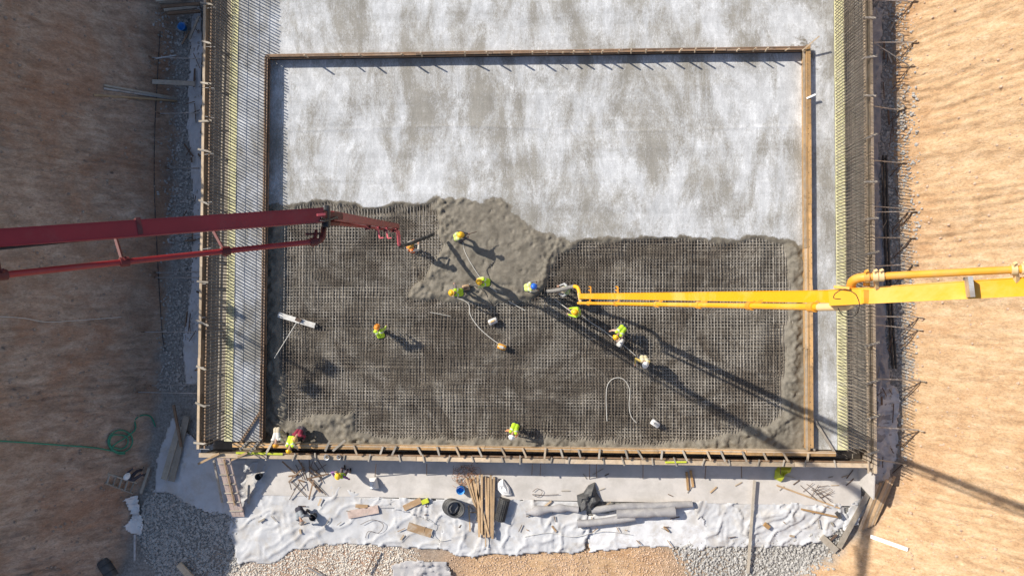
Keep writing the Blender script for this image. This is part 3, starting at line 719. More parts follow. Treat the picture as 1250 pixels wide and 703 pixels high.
    # hard hat: shell, ridge, brim
    if helmet:
        m = MB(); prof = [(.128,.028),(.128,.036),(.124,.05),(.115,.085),(.094,.118),(.062,.138),(.03,.146),(.001,.148)]
        c0 = hc+hdir*.035; n = 20; vs = []; fs = []
        pr2 = [(.150,.026)]+prof
        for rr, zz in pr2:
            for k in range(n):
                t_ = 2*math.pi*k/n; ex = 1.0+.13*abs(math.sin(t_))+(.16*max(0, math.sin(t_)) if rr > .14 else 0)
                vs.append(c0+X*(rr*math.cos(t_))+hfwd*(rr*ex*math.sin(t_))+hdir*zz)
        for i in range(len(pr2)-1):
            for k in range(n): fs.append((i*n+k, i*n+(k+1)%n, (i+1)*n+(k+1)%n, (i+1)*n+k))
        m.add(vs, fs, 0, True)
        hh_ = link('hard_hat', m.mesh('hard_hat', helm_mat(helmet)), r); m = MB()
        for off in (-.035, 0, .035):
            m.tube([c0+X*off+hfwd*(.125*math.cos(t_))+hdir*(.04+.108*math.sin(t_)) for t_ in [math.pi*(.12+.76*k/8) for k in range(9)]], .009, 6)
        link('ridge', m.mesh('ridge', helm_mat(helmet)), hh_)
    for s in (-1,1):
        m = MB(); p_ = hc+hfwd*.088+X*.034*s+hdir*.012; capsule(m, p_, p_+X*.004, .012, .012, 8); m.build('eye', EYE, r)
    return r
LIME = (.50,.74,.03); YEL = (.88,.50,.02); ORH = (.80,.28,.03)
def on_mat(u, v):
    p = P(u, v, ZMAT+.03)
    return P(u, v, stand_z(p.x, p.y))
def wk(label, u, v, face, **k): return worker(label, on_mat(u, v), 0, 0, face, **k)
wk('worker in pale yellow vest on wet concrete holding a thin rod out', 562, 292, 12, lean=24, hl=(-.05,.52,1.0), hr=(.12,.42,.95), vest=(.62,.72,.20), shirt=(.09,.08,.09), helmet=YEL)
wk('worker in orange vest gripping the black end hose', 507.5, 306.5, 60, lean=10, hl=(-.12,.36,1.2), hr=(.2,.36,1.15), vest=(.80,.20,.04), shirt=(.62,.58,.5), helmet=(.80,.42,.06))
wk('worker in striped lime vest trailing a white vibrator lead', 595, 345.5, 178, lean=30, hl=(-.25,.40,.8), hr=(.15,.45,.75), vest=LIME, shirt=(.60,.66,.25), helmet=YEL)
wk('worker in lime vest steering a brown vibrator head beside dark looped cable', 563, 357.5, 185, lean=34, hl=(-.15,.30,.75), hr=(.42,.18,.8), vest=LIME, shirt=(.16,.13,.13), helmet=YEL)
wk('lone worker with orange hard hat bending over the bare rebar grid', 470.5, 405.5, 100, lean=40, hl=(-.05,.42,.62), hr=(.28,.32,.60), vest=LIME, shirt=(.5,.68,.1), trousers=(.03,.03,.04), helmet=ORH)
wk('worker in blue hard hat standing at the edge of wet concrete', 646, 351.5, 8, lean=30, hl=(-.22,.38,.8), hr=(.2,.42,.75), vest=(.62,.72,.22), shirt=(.62,.60,.5), helmet=(.03,.15,.62))
wk('worker in dull green vest hugging the grey hose below the yellow boom', 691, 355, 175, lean=14, hl=(-.16,.36,1.05), hr=(.18,.36,1.05), vest=(.36,.50,.20), shirt=(.42,.42,.42), helmet=(.50,.42,.27))
wk('worker in lime jacket hauling a white lead under the yellow boom', 703.5, 381, 172, lean=12, hl=(-.15,.42,.9), hr=(.12,.42,.9), vest=LIME, shirt=LIME, helmet=YEL)
wk('worker in striped lime vest stooping over a pale motor', 755, 403, 228, lean=58, hp=.84, hl=(-.25,.45,.55), hr=(.32,.32,.55), vest=LIME, shirt=(.58,.40,.30), helmet=YEL)
wk('worker in white hard hat and cream shirt with one yellow sleeve raised', 782, 436.5, 268, lean=22, hl=(-.15,.35,.8), hr=(.38,.22,1.05), vest=(.66,.58,.36), shirt=(.75,.55,.15), helmet=(.78,.77,.72))
wk('worker in white hard hat crouching near the pale timber stop', 629, 519, 250, lean=46, hp=.78, hl=(-.2,.42,.5), hr=(.34,.32,.5), vest=LIME, shirt=(.62,.26,.12), trousers=(.03,.028,.045), helmet=(.80,.80,.78))
worker('worker in white shirt and orange hard hat leaning over the edge gap', P(347.5, 527, -.27), 0, 0, 275, lean=66, hp=.86, hl=(-.18,.55,.42), hr=(.18,.6,.4), vest=None, shirt=(.74,.71,.64), trousers=(.60,.52,.38), helmet=(.85,.38,.03))
worker('worker in striped lime vest and yellow hard hat leaning over the edge gap', P(365, 534, -.27), 0, 0, 268, lean=58, hp=.86, hl=(-.2,.5,.45), hr=(.2,.55,.4), vest=LIME, shirt=(.6,.55,.42), trousers=(.07,.06,.07), helmet=YEL)
worker('worker in crimson top squatting behind the lime vested pair', P(372, 524, -.27), 0, 0, 262, lean=30, hp=.55, hl=(-.2,.35,.55), hr=(.2,.35,.5), vest=None, shirt=(.30,.03,.06), trousers=(.10,.08,.09), helmet=(.72,.45,.14))
worker('worker with purple sleeves reaching up to the edge plank', P(424.5, 573.5, -1.5), 0, 0, 92, lean=6, hl=(-.12,.30,1.62), hr=(.30,-.22,.9), vest=LIME, shirt=(.30,.14,.34), trousers=(.20,.15,.17), helmet=(.86,.56,.03))
worker('worker in dark clothes kneeling on the white sheeting beside a bucket', P(372, 622, -1.52), 0, 0, 300, lean=55, hp=.55, hl=(-.25,.42,.35), hr=(.2,.5,.3), vest=None, shirt=(.30,.33,.36), trousers=(.05,.05,.07), helmet=(.42,.36,.30), headp=20)
pw = PG(176, 576)
worker('worker in white hard hat stepping off the ladder by the shaded bank', pw, 0, 0, 60, lean=22, hl=(-.2,.35,.9), hr=(.25,.3,.8), vest=None, shirt=(.06,.06,.08), trousers=(.05,.05,.07), helmet=(.80,.80,.78))

# vibrator motors, leads, screed
def motor(label, u, v, rot, body, accent, L_=.42):
    c = on_mat(u, v); r = thing('vibrator_motor', label, 'motor', c, 'concrete vibrator motors on the grid', rot)
    m = MB(); m.tube([(-L_/2,0,.2),(-L_*.42,0,.2),(L_*.42,0,.2),(L_/2,0,.2)], [.09,.135,.135,.08], 14); m.build('housing', body, r)
    m = MB(); m.box((-.2,-.14,.0),(.2,-.10,.04)); m.box((-.2,.10,.0),(.2,.14,.04)); m.box((-.12,-.12,.04),(-.08,.12,.10)); m.box((.08,-.12,.04),(.12,.12,.10)); m.build('skid', M['steel'], r)
    m = MB(); m.tube(smooth_path([(-.17,0,.3),(-.15,0,.42),(.15,0,.42),(.17,0,.3)],4), .016, 6); m.build('handle', accent, r)
    m = MB(); m.box((-.10,-.06,.32),(.08,.06,.39)); m.build('switch_box', accent, r)
    return r
motor('pale vibrator motor standing between the two cable loops', 602, 392, .4, M['white'], M['cream'])
motor('orange topped vibrator motor at the end of a white lead', 613, 423, -.3, M['orange'], M['cable'])
motor('small white vibrator motor alone near the pale timber stop', 799, 516, -.6, M['white'], M['steel'])
motor('pale vibrator motor at the feet of the stooping worker', 757, 418, 1.1, M['cable'], M['white'])
motor('brown vibrator drive held beside the steering worker', 569.5, 351, 0.2, M['card'], M['rusty'], .36)
def mat_curve(name, label, pts, r_, mat, cat='cable', z=.03, group=None):
    w = []
    for p in pts:
        q = P(p[0], p[1], ZMAT+.03); w.append(P(p[0], p[1], (stand_z(q.x, q.y)+z) if len(p) < 3 else p[2]))
    m = MB(); o = m.tube(smooth_path(w, 7), r_, 6) and m.build(name, mat); return tag(o, label, cat, group)
mat_curve('vibrator_lead', 'thin white lead running from the rod worker down past the striped vest worker', [(565,296),(567,306),(574,320),(585,337),(594,346),(606,356),(622,368),(641,379)], .016, M['cable'])
mat_curve('vibrator_lead', 'white lead curving down to the orange topped motor', [(548,360),(560,364),(572,371),(574,384),(584,399),(597,411),(611,421)], .022, M['cable'])
mat_curve('vibrator_lead', 'black lead looping from the brown drive to the pale motor', [(571,351),(580,349),(590,355),(597,366),(602,374),(608,370)], .022, M['rubber'])
mat_curve('vibrator_lead', 'dark lead bending from the rod worker to the striped vest', [(604,319),(597,325),(594,331),(597,338),(599,343)], .022, M['rubber'])
mat_curve('vibrator_lead', 'white lead pulled by the lime jacket worker', [(697,380,.6),(690,375,.45),(682,369),(677,365)], .02, M['cable'])
mat_curve('vibrator_lead', 'pale lead trailing between the lime jacket and the stooping worker', [(710,385),(722,394),(735,402),(748,412),(757,418),(768,427),(776,434)], .02, M['cable'])
mat_curve('vibrator_lead', 'loose grey lead arched in a long loop on the grid', [(741,514),(740,490),(741,472),(747,463),(757,461),(765,467),(769,478),(768,493),(770,507),(777,516)], .018, M['cable'])
mat_curve('vibrator_lead', 'short pale wire lying straight across the bars', [(525,381),(535,383),(550,386)], .014, M['cable'])
m = MB(); a = P(582,283,.55); b_ = P(567,287,.75); m.tube([a,b_], .02, 6); tag(m.build('rod', M['rusty']), 'thin dark rod held out by the worker on wet concrete', 'rod')
c = on_mat(364, 391); r = thing('screed_float', 'long pale bull float with a thin pole lying on the grid', 'float', c)
a, b_ = P(340,384,c.z+.08)-c, P(388,398.5,c.z+.08)-c
m = MB(); m.beam(a, a.lerp(b_,.93), .24, .07); m.beam(a+Vector((0,0,.05)), a.lerp(b_,.93)+Vector((0,0,.05)), .07, .05); m.build('blade', M['magnesium'], r)
m = MB(); m.tube([a.lerp(b_,.93), b_], .05, 8); m.build('end_cap', M['black'], r)
m = MB(); k_ = P(364,390.5,c.z+.2)-c; m.beam(k_+Vector((-.12,.05,0)), k_+Vector((.14,-.05,0)), .16, .12); m.build('bracket', M['rusty'], r)
m = MB(); m.tube([k_, P(335,437,c.z+.35)-c], .018, 6); m.build('pole', M['cable'], r)

# ------------------------------------------------------------------ around the raft: apron, sheeting, timber, stone
ZA = -1.5
yap0 = P(700,611,ZA).y
m = MB(); m.box((P(300,600,ZA).x, yap0, -1.7), (P(1051,600,ZA).x, ye-.06, ZA)); o = m.build('concrete_apron', M['blind']); tag(o, kind='structure')
m = MB(); m.beam(P(1058,571,-.6), P(1057,599,-.9), 1.5, .06, side=(0,0,1)); tag(m.build('shutter', M['blind']), 'grey shutter board jutting past the corner of the raft', 'shutter')

def sheet(label, poly, mat, amp=.10, fold=1.4, base=.06, step=.07, seed=0, cat='sheet', name='plastic_sheet', ang=0., follow=True, z0=None):
    w = [P(u, v, ZF+.1)[:2] for u, v in poly]; W_ = np.array(w)
    lo = W_.min(0)-step; hi = W_.max(0)+step
    xs = np.arange(lo[0], hi[0]+step, step); ys = np.arange(lo[1], hi[1]+step, step); A, B = np.meshgrid(xs, ys)
    sd_ = sdf(A, B, w)+(fbm(A*2.3+seed, B*2.3, 3)-.5)*.25
    ca, sa = math.cos(ang), math.sin(ang); Ar = A*ca+B*sa; Br = -A*sa+B*ca
    wx = Ar+1.6*(fbm(A*.6+seed, B*.6, 3)-.5); wy = Br+1.6*(fbm(A*.6, B*.6+seed, 3)-.5)
    n1 = fbm(wx*fold*.22+seed, wy*fold*.9, 3); n2 = fbm(wx*fold*.7+3*seed, wy*fold*.25+5, 3); n3 = fbm(wx*fold*1.3+seed, wy*fold*2.6, 3)
    mask = np.clip(fbm(A*.45+seed, B*.45+9, 3)*3-1.1, 0, 1)
    ridge = (1-np.abs(2*n1-1))**14*1.3+(1-np.abs(2*n2-1))**16*1.0+mask*(1-np.abs(2*n3-1))**8*.6
    Z = (terrain_z(A, B, False) if follow else np.full(A.shape, z0))+base+amp*(.6*ridge+.45*(fbm(A*.6+seed, B*.6)-.5))+.018*(fbm(A*4, B*4+seed, 3)-.5)
    ins = sd_ < 0
    q = ins[:-1,:-1] & ins[:-1,1:] & ins[1:,1:] & ins[1:,:-1]
    o = link(name, grid_mesh(name, xs, ys, Z, mat, None, q)); s_ = o.modifiers.new('thick', 'SOLIDIFY'); s_.thickness = .012
    return tag(o, label, cat)
sheet('white sheeting in the shade beside the ramp and the crushed stone heap', [(210,510),(243,540),(246,556),(300,556),(305,600),(285,632),(240,622),(205,603),(186,600),(190,560)], M['sheet'], .10, 1.5, seed=3)
sheet('broad sunlit white sheeting below the pink ramp', [(292,598),(300,560),(370,570),(430,600),(470,607),(520,620),(545,640),(535,672),(470,668),(420,664),(360,672),(330,690),(292,688),(278,650),(282,625)], M['sheet'], .10, 1.2, seed=11, ang=.5)
sheet('white sheeting with folds around the timber stack', [(436,606),(520,608),(600,606),(720,612),(720,650),(712,675),(640,676),(560,680),(535,668),(540,645),(500,625),(440,618)], M['sheet'], .12, 1.6, seed=23, ang=1.2, base=.09)
sheet('white sheeting pulled smooth below the grey rolled fabric', [(712,628),(760,622),(850,612),(870,660),(860,672),(800,668),(720,674)], M['sheet'], .07, 1.0, seed=31)
sheet('torn white sheeting weighted by the long upright plank', [(846,612),(930,612),(1030,614),(1040,640),(1000,662),(960,668),(900,668),(862,670)], M['sheet'], .15, 1.9, seed=47, ang=.8)
sheet('crumpled white scrap beside the stone heap in shade', [(158,606),(168,603),(172,615),(176,640),(172,656),(160,652),(154,640),(160,628)], M['white'], .22, 3.0, .12, .05, seed=53)
sheet('grey sheet scrap half buried under gravel near the sand', [(478,690),(500,682),(545,684),(552,703),(480,712)], M['sheet_grey'], .20, 2.5, .10, seed=61)
sheet('white sheet strip lining the shaded trench', [(232,20),(246,0),(248,180),(247,300),(245,470),(226,470),(222,430),(232,340),(236,250),(228,150)], M['sheet'], .10, 2.0, seed=71, ang=1.5)
sheet('grey sheet strip lining the sunlit side trench', [(1062,10),(1075,10),(1078,120),(1074,220),(1080,300),(1084,420),(1090,520),(1080,590),(1062,590)], M['sheet_grey'], .12, 2.0, seed=83, ang=1.5)
sheet('crumpled white sheet at the foot of the edge panel', [(1070,470),(1098,470),(1096,560),(1080,600),(1050,640),(1025,650),(1040,610),(1062,600)], M['sheet'], .22, 2.4, seed=97)

def roll(label, pts, r_, mat, cat='roll', name='fabric_roll', z=-1.3, wob=.25):
    w = [P(u, v, z) for u, v in pts]; pth = smooth_path(w, 8)
    rs = [r_*(1+wob*(noise.noise(p*1.7)-.1)) for p in pth]
    m = MB(); m.tube(pth, rs, 14); m.tube([pth[-1]-(pth[-1]-pth[-2]).normalized()*.02, pth[-1]+(pth[-1]-pth[-2]).normalized()*.02], r_*.55, 10)
    return tag(m.build(name, mat), label, cat)
roll('long grey rolled fabric lying beside the apron', [(722,623),(760,618),(800,617),(845,615)], .16, M['sheet_grey'])
roll('short thick grey roll with a rounded end over the long roll', [(753,627),(780,626),(806,625),(824,624)], .22, M['sheet_grey'], z=-1.2)
roll('grey roll sloping towards the smooth sheeting', [(705,639),(730,637),(760,633),(775,631)], .18, M['sheet_grey'], z=-1.25)
roll('grey crumpled roll left of the dark tarpaulin', [(642,626),(665,622),(690,620),(706,622)], .20, M['sheet_grey'], wob=.8)
def tarp(label, pts, mat, hgt, seed, name='tarpaulin', cat='tarpaulin'):
    w = [P(u, v, -1.45) for u, v in pts]; c = sum(w, Vector())/len(w); m = MB(); rings = [w]
    for k, (s, h) in enumerate(((.86,.5),(.62,.85),(.36,1.0),(.12,.8))):
        rings.append([c+(p-c)*s*(1+.28*noise.noise(p*2.1+Vector((seed,k,0))))+Vector((0,0,hgt*h*(1+.7*noise.noise(p*1.9+Vector((k*3,seed,0)))))) for p in w])
    n = len(w); vs = [q for rg in rings for q in rg]; fs = []
    for i in range(len(rings)-1):
        for k in range(n): fs.append((i*n+k, i*n+(k+1)%n, (i+1)*n+(k+1)%n, (i+1)*n+k))
    fs.append(tuple(range((len(rings)-1)*n, len(rings)*n))); m.add(vs, fs); return tag(m.build(name, mat), label, cat)
tarp('dark grey tarpaulin heaped in a spiky pile on the apron edge', [(705,613),(704,604),(712,601),(718,592),(726,588),(728,600),(734,610),(728,616),(722,624),(714,622),(708,625)], M['tarp'], .35, 3)
tarp('yellow green plastic sack slumped against the edge shutter', [(945,584),(946,574),(950,569),(967,569),(965,576),(957,577),(953,588)], M['lime'], .25, 9, 'plastic_sack', 'sack')
tarp('white bag standing on the apron below the shutter', [(451,583),(460,582),(463,596),(452,597)], M['white'], .3, 14, 'plastic_bag', 'bag')
tarp('white rag bundle on the sheeting next to the mesh roll', [(607,588),(614,584),(622,594),(625,604),(614,604),(606,597)], M['white'], .2, 17, 'rag_bundle', 'rag')

NP = [0]
def plank(name, label, u1, v1, u2, v2, w, th, mat, z=-1.45, z2=None, cat='plank', group=None, onbank=False, lift=.06):
    a = PG(u1, v1, lift) if onbank else P(u1, v1, z); b_ = PG(u2, v2, lift) if onbank else P(u2, v2, z if z2 is None else z2)
    c = (a+b_)/2; m = MB(); m.beam(a-c, b_-c, w, th); o = m.build(name, mat); o.location = c; return tag(o, label, cat, group)
# timber stack
tb = [(573,583,588,651,.10),(577,581,591,655,.09),(583,580,585,655,.10),(588,579,588,652,.10),(592,581,595,650,.10),(596,583,596,655,.09),(599,580,600,654,.10),(603,582,601,657,.11),(572,617,574,648,.06),(569,583,587,640,.08),(580,590,597,655,.09)]
for i, (a0,b0,a1,b1,w_) in enumerate(tb): plank('timber', 'sawn timber length in the loose stack between the pipe coil and the mesh roll', a0, b0, a1, b1, w_, .07, M['timber_new'], -1.36+.035*(i % 4), None, 'timber', 'sawn timbers stacked on the white sheeting')
plank('timber', 'slender timber tail poking out below the loose stack', 592, 640, 593, 667, .05, .05, M['timber_new'], -1.3, None, 'timber')
# ramp
r = thing('ramp', 'pink shuttering board ramp with cross battens leaning on the raft edge', 'ramp', P(286,595,-1.4))
ra = P(272,556,.12)-Vector(r.location); rb_ = P(291,630,-1.42)-Vector(r.location); n_ = (rb_-ra).normalized().cross(Vector((0,0,1))).normalized()
for k in (-1,0,1):
    m = MB(); m.beam(ra+n_*k*.21, rb_+n_*k*.21+Vector((0,0,.005*k)), .20, .05); m.build('board', M['pinkboard'], r)
for t_ in (.12,.3,.45,.6,.75,.9):
    p_ = ra.lerp(rb_, t_)+Vector((0,0,.05)); m = MB(); m.beam(p_-n_*.3, p_+n_*random.uniform(.28,.42), .06, .05); m.build('batten', M['board_grey'], r)
m = MB(); m.beam(ra.lerp(rb_,.05)-n_*.06+Vector((0,0,.1)), ra.lerp(rb_,.8)-n_*.02+Vector((0,0,.1)), .06, .06); m.build('rail', M['timber_new'], r)
for a0,b0,a1,b1 in ((242,566,268,553),(272,566,302,552)): plank('timber', 'short timber strut nailed across the head of the ramp', a0, b0, a1, b1, .10, .06, M['timber_new'], -.2, .3, 'strut', 'struts at the ramp head')
plank('timber', 'thin timber rail leaning beside the ramp', 261,562,271,613,.09,.06, M['board_grey'], -.4, -1.4)
plank('timber', 'short grey offcut leaning at the ramp foot', 304,592,303,614,.10,.06, M['board_grey'], -1.1, -1.4)
# boards on the sheeting
plank('board', 'pink board lying on the sheeting beside the kneeling worker', 425,628,462,621,.38,.06, M['pinkboard'])
plank('board', 'brown board tilted on the sheeting beside the yellow sponge', 493,620,514,610,.28,.05, M['card'], -1.40, -1.34)
plank('board', 'brown board lying flat below the pipe coil', 498,642,527,651,.40,.05, M['card'])
plank('board', 'small brown block under the pink board end', 434,617,449,618,.16,.06, M['card'])
m = MB(); m.beam(P(515,613,-1.35), P(523,610,-1.35), .2, .14); tag(m.build('sponge', M['lime']), 'yellow sponge block at the end of a tilted brown board', 'sponge')
for i,(a0,b0,a1,b1) in enumerate(((838,576,840,598),(843,574,846,594))): plank('timber', 'short reddish timber standing on the apron', a0,b0,a1,b1,.10,.07, M['board'], -1.44, None, 'timber', 'pair of reddish timbers on the apron')
plank('plank', 'long slender upright plank crossing torn sheeting from apron to gravel', 921,586,913,699,.12,.05, M['board_grey'], -1.30, -1.35)
plank('plank', 'long thin lath slanting from the yellow sack across the apron', 948,592,1025,620,.07,.04, M['timber_new'], -1.42)
plank('plank', 'long grey plank leaning diagonally near the raft corner', 1061,600,1024,668,.24,.05, M['board_grey'], -1.2, -1.4)
plank('plank', 'thin timber lying on torn sheeting below the apron edge', 978,621,1024,631,.08,.05, M['board'], -1.38)
plank('plank', 'wide grey slab stub half buried in gravel', 1003,655,1021,672,.30,.10, M['board_grey'], -1.4)
for i in range(6): plank('plank', 'weathered plank in the bundle against the sunlit bank foot', 1092-i*4.2, 581+i*2, 1066-i*3.4, 640+i*1.5, .13, .05, M['board_pale' if i % 2 else 'timber_new'], -1.1+.04*(i%3), -1.3, 'plank', 'plank bundle at the bank foot')
plank('pipe', 'white plastic pipe lying on the orange soil', 1060,652,1105,668,.16,.14, M['white'], cat='pipe', onbank=True, lift=.2)
plank('timber', 'brown block on the torn sheeting beside the upright plank', 933,639,939,644,.20,.12, M['board'], -1.35)
plank('timber', 'dark square tube end on crumpled sheeting', 1021,625,1026,632,.16,.12, M['tarp'], -1.25)
plank('plank', 'short pale lath on the clean apron', 867,601,875,594,.06,.03, M['timber_new'], -1.46)
for i in range(16):
    u0 = random.uniform(640,1035); v0 = random.uniform(578,606); an_ = random.uniform(-1,1.2); L_ = random.uniform(5,16)
    plank('wood_scrap', 'thin wood or wire scrap scattered on the pale apron', u0, v0, u0+L_*math.cos(an_), v0+L_*math.sin(an_), .035, .025, random.choice((M['board_grey'],M['rusty'],M['board_pale'])), -1.47, None, 'scrap', 'scraps scattered on the apron')
for i in range(46):
    u0 = random.uniform(300,1020); v0 = random.uniform(616,662); an_ = random.uniform(-1.4,1.4); L_ = random.uniform(3,13)
    plank('wood_scrap', 'small wood or wire scrap littering the white sheeting', u0, v0, u0+L_*math.cos(an_), v0+L_*math.sin(an_), random.choice((.03,.04,.09)), .03, random.choice((M['board_grey'],M['rusty'],M['board_pale'],M['card'])), -1.42, None, 'scrap', 'scraps littering the white sheeting')
for i, (lb, pts_) in enumerate((('loose dark wire curling over the sheeting below the pink board', ((440,640),(455,634),(468,640),(462,650),(450,648),(446,656))), ('grey rope snaking beside the brown boards', ((520,632),(530,640),(527,652),(536,660),(548,658))), ('thin black wire loop lying on the apron by the tarpaulin', ((650,600),(656,596),(662,600),(657,606),(650,603),(664,604),(682,603))), ('pale rope trailing over smooth sheeting under the rolls', ((640,655),(670,650),(700,655),(735,648),(770,652))))):
    m = MB(); m.tube(smooth_path([P(u, v, -1.40) for u, v in pts_], 6), .012, 5); tag(m.build('wire', M['rusty' if i % 2 == 0 else 'cable']), lb, 'wire')
# shade side boards
plank('board', 'long grey board lying beside the shaded trench', 228,508,209,587,.32,.05, M['board_grey'], -1.35)
plank('board', 'second grey board overlapping the long one in shade', 219,520,200,585,.30,.05, M['board_grey'], -1.3)
plank('board', 'brown timber crossing the grey boards in shade', 212,494,221,545,.12,.07, M['board_dark'], -1.2)
plank('plank', 'thin grey lath leaning towards the crushed stone heap', 182,571,172,602,.12,.05, M['board_grey'], -1.4)
plank('pipe', 'pale pole sticking out below the white scrap', 165,652,165,683,.10,.09, M['steel'], -1.3, None, 'pole')
plank('board', 'pale board half sunk in soil below the stone heap', 218,688,240,712,.30,.08, M['board_pale'], -1.3)
for a0,b0,a1,b1,mt,lb in ((128,105,217,121,'board_grey','upper grey pole of three laid across the brown bank'),(128,109,217,122.5,'steel','middle pale pole of three laid across the brown bank'),(116,117,217,124,'timber_new','lower thin orange pole of three laid across the brown bank')):
    plank('pole', lb, a0,b0,a1,b1,.10,.07, M[mt], cat='pole', onbank=True)
plank('board', 'wide weathered board spanning the shaded trench', 186,100,238,102.5,.22,.06, M['board_grey'], -.6, -.9)
for i,(a0,b0,a1,b1) in enumerate(((172,4,238,2),(196,9,244,5),(200,13,240,9),(205,17,244,14),(190,1,240,-3))): plank('timber', 'dark timber in the pile at the head of the shaded trench', a0,b0,a1,b1,.14,.10, M['board_dark' if i%2 else 'board_grey'], -.6+.08*i, -1.1, 'timber', 'timber pile in the shaded trench')
plank('pole', 'thin steel pole leaning out of the shaded trench near the top pile', 190,72,215,68,.06,.06, M['steel'], -.2, -.7, 'pole')
plank('board', 'grey slat standing against the shaded trench wall', 231,48,243,20,.12,.05, M['board_grey'], -1.3, -.8)
# ladder on the bank
r = thing('ladder', 'short wooden ladder lying on the brown bank', 'ladder', PG(150,590,.05))
l1 = [PG(134,577,.12), PG(169,588,.12)]; l2 = [PG(131,588,.12), PG(164,601,.12)]
for a, b_ in (l1, l2): m = MB(); m.beam(*rel(r, (a, b_)), .08, .07); m.build('rail', M['board_grey'], r)
for k in range(5):
    t_ = .08+.21*k; m = MB(); m.beam(*rel(r, (l1[0].lerp(l1[1], t_)+Vector((0,0,.05)), l2[0].lerp(l2[1], t_)+Vector((0,0,.05)))), .08, .04); m.build('rung', M['board_grey'], r)
# green hose
pts = [PG(-10,537,.06), PG(30,539,.06), PG(70,542,.06), PG(110,545,.06), PG(135,549,.06), PG(152,552,.08)]
for k in range(26):
    t_ = k/26*2*math.pi*2.3+1.3; rr = 16-k*.22 if k < 17 else 9; pts.append(PG(150+rr*math.cos(t_), 538+rr*.95*math.sin(t_), .10+.003*k))
pts += [PG(166,525,.1), PG(166,512,.08), PG(176,506,.08), PG(186,508,.08), PG(191,520,.08)]
m = MB(); m.tube(smooth_path(pts, 4), .035, 7); tag(m.build('garden_hose', M['green_hose']), 'green hose coiled on the brown bank with a long tail', 'hose')
# coil of corrugated pipe and a mesh roll
c = P(551,618,-1.42); r = thing('pipe_coil', 'black corrugated pipe coil on the white sheeting', 'pipe coil', c)
for k in range(7):
    m = MB(); R_ = .40+.01*(k%2); m.tube([(R_*math.cos(t_)+.05*k, R_*math.sin(t_)*.95+.01*k, .06+.095*k) for t_ in [2*math.pi*q/28 for q in range(28)]], .05, 8, closed=True); m.build('loop', M['black' if k % 2 else 'tarp'], r)
c = P(613,621,-1.3); r = thing('mesh_roll', 'dark roll of plastic mesh leaning beside the timber stack', 'mesh roll', c, None, -.25)
m = MB()
for k in range(18): t_ = 2*math.pi*k/18; m.tube([(.26*math.cos(t_), -.55, .26*math.sin(t_)), (.26*math.cos(t_), .5, .26*math.sin(t_))], .012, 4)
for k in range(13): m.tube([(.262*math.cos(t_), -.55+k*.0875, .262*math.sin(t_)) for t_ in [2*math.pi*q/18 for q in range(18)]], .012, 4, closed=True)
m.build('wire_net', M['tarp'], r)
m = MB(); m.tube([(0,-.56,0),(0,.5,0)], .24, 14); m.build('core', M['black'], r)
# buckets
def bucket(label, u, v, z, mat, r_=.16, h=.32, fill=None):
    c = P(u, v, z); R_ = thing('bucket', label, 'bucket', c); n = 18; vs = []; fs = []
    for rr, zz in ((r_*.8,0),(r_,h),(r_*1.06,h),(r_*1.06,h-.03),(r_*.96,h-.03),(r_*.78,.03)):
        vs += [(rr*math.cos(2*math.pi*k/n), rr*math.sin(2*math.pi*k/n), zz) for k in range(n)]
    prof_n = 6
    for i in (0,1,3,4):
        for k in range(n): fs.append((i*n+k, i*n+(k+1)%n, (i+1)*n+(k+1)%n, (i+1)*n+k))
    fs.append(tuple(range(n-1,-1,-1))); fs.append(tuple(range(5*n, 6*n)))
    m = MB(); m.add(vs, fs, 0, True); pl_ = m.build('pail', mat, R_)
    m = MB(); m.tube(smooth_path([(-r_,0,h),(-r_*.7,.1,h+.03),(0,.17,h+.05),(r_*.7,.1,h+.03),(r_,0,h)],4), .008, 5); m.build('handle', M['steel'], pl_)
    return R_
bucket('blue bucket on the sheeting above the pipe coil', 563,596,-1.45, M['blue'], .2,.34)
bucket('dark bucket beside the kneeling worker', 384,629,-1.45, M['black'], .17,.3)
bucket('white bucket hooked at the edge plank', 400,557,.1, M['white'], .12,.2)
bucket('black bucket at the end of the clay hose scrap', 318,580,-1.45, M['black'], .16,.3)
bucket('small blue pail in the shaded trench', 225,35,-1.3, M['blue'], .2,.3)
bucket('white pail on the edge plank beside the lime scrap', 415,557,.1, M['white'], .1,.2)
# rebar offcuts and wire
for i in range(26):
    u0 = random.uniform(344,388); v0 = random.uniform(560,590); a_ = random.choice((random.uniform(.6,1.5), random.uniform(-.6,2.6))); L_ = random.uniform(8,28)
    plank('rebar_offcut', 'rusty rebar or lath offcut in the tangle below the leaning workers', u0, v0, u0+L_*math.cos(a_), v0+L_*math.sin(a_), .03+.04*(i%3==0), .03, M['rusty' if i%3 else 'board_dark'], -1.45+random.uniform(0,.3), -1.42, 'offcut', 'offcut tangle below the shutter')
m = MB()
for k in range(40):
    c_ = P(random.uniform(556,582), random.uniform(568,588), -1.42+random.uniform(0,.15)); R_ = random.uniform(.1,.35); p0 = random.uniform(0,6)
    m.tube([c_+Vector((R_*math.cos(p0+t_*.5), R_*math.sin(p0+t_*.5)*random.uniform(.7,1), .05*math.sin(t_))) for t_ in range(10)], .008, 4, mi=k % 2)
o = m.build('wire_tangle', [M['orange_wire'], M['rusty']]); tag(o, 'orange and rusty wire tangle above the timber stack', 'wire')
m = MB()
for k in range(14):
    c_ = P(random.uniform(985,1010), random.uniform(592,606), -1.42); d_ = Vector((random.uniform(.2,.6), random.uniform(-.5,.5), .05)); m.tube([c_-d_*.7, c_+d_*.7], .012, 4)
tag(m.build('wire_bundle', M['rusty']), 'bundle of thin dark wires on the apron near the corner', 'wire')
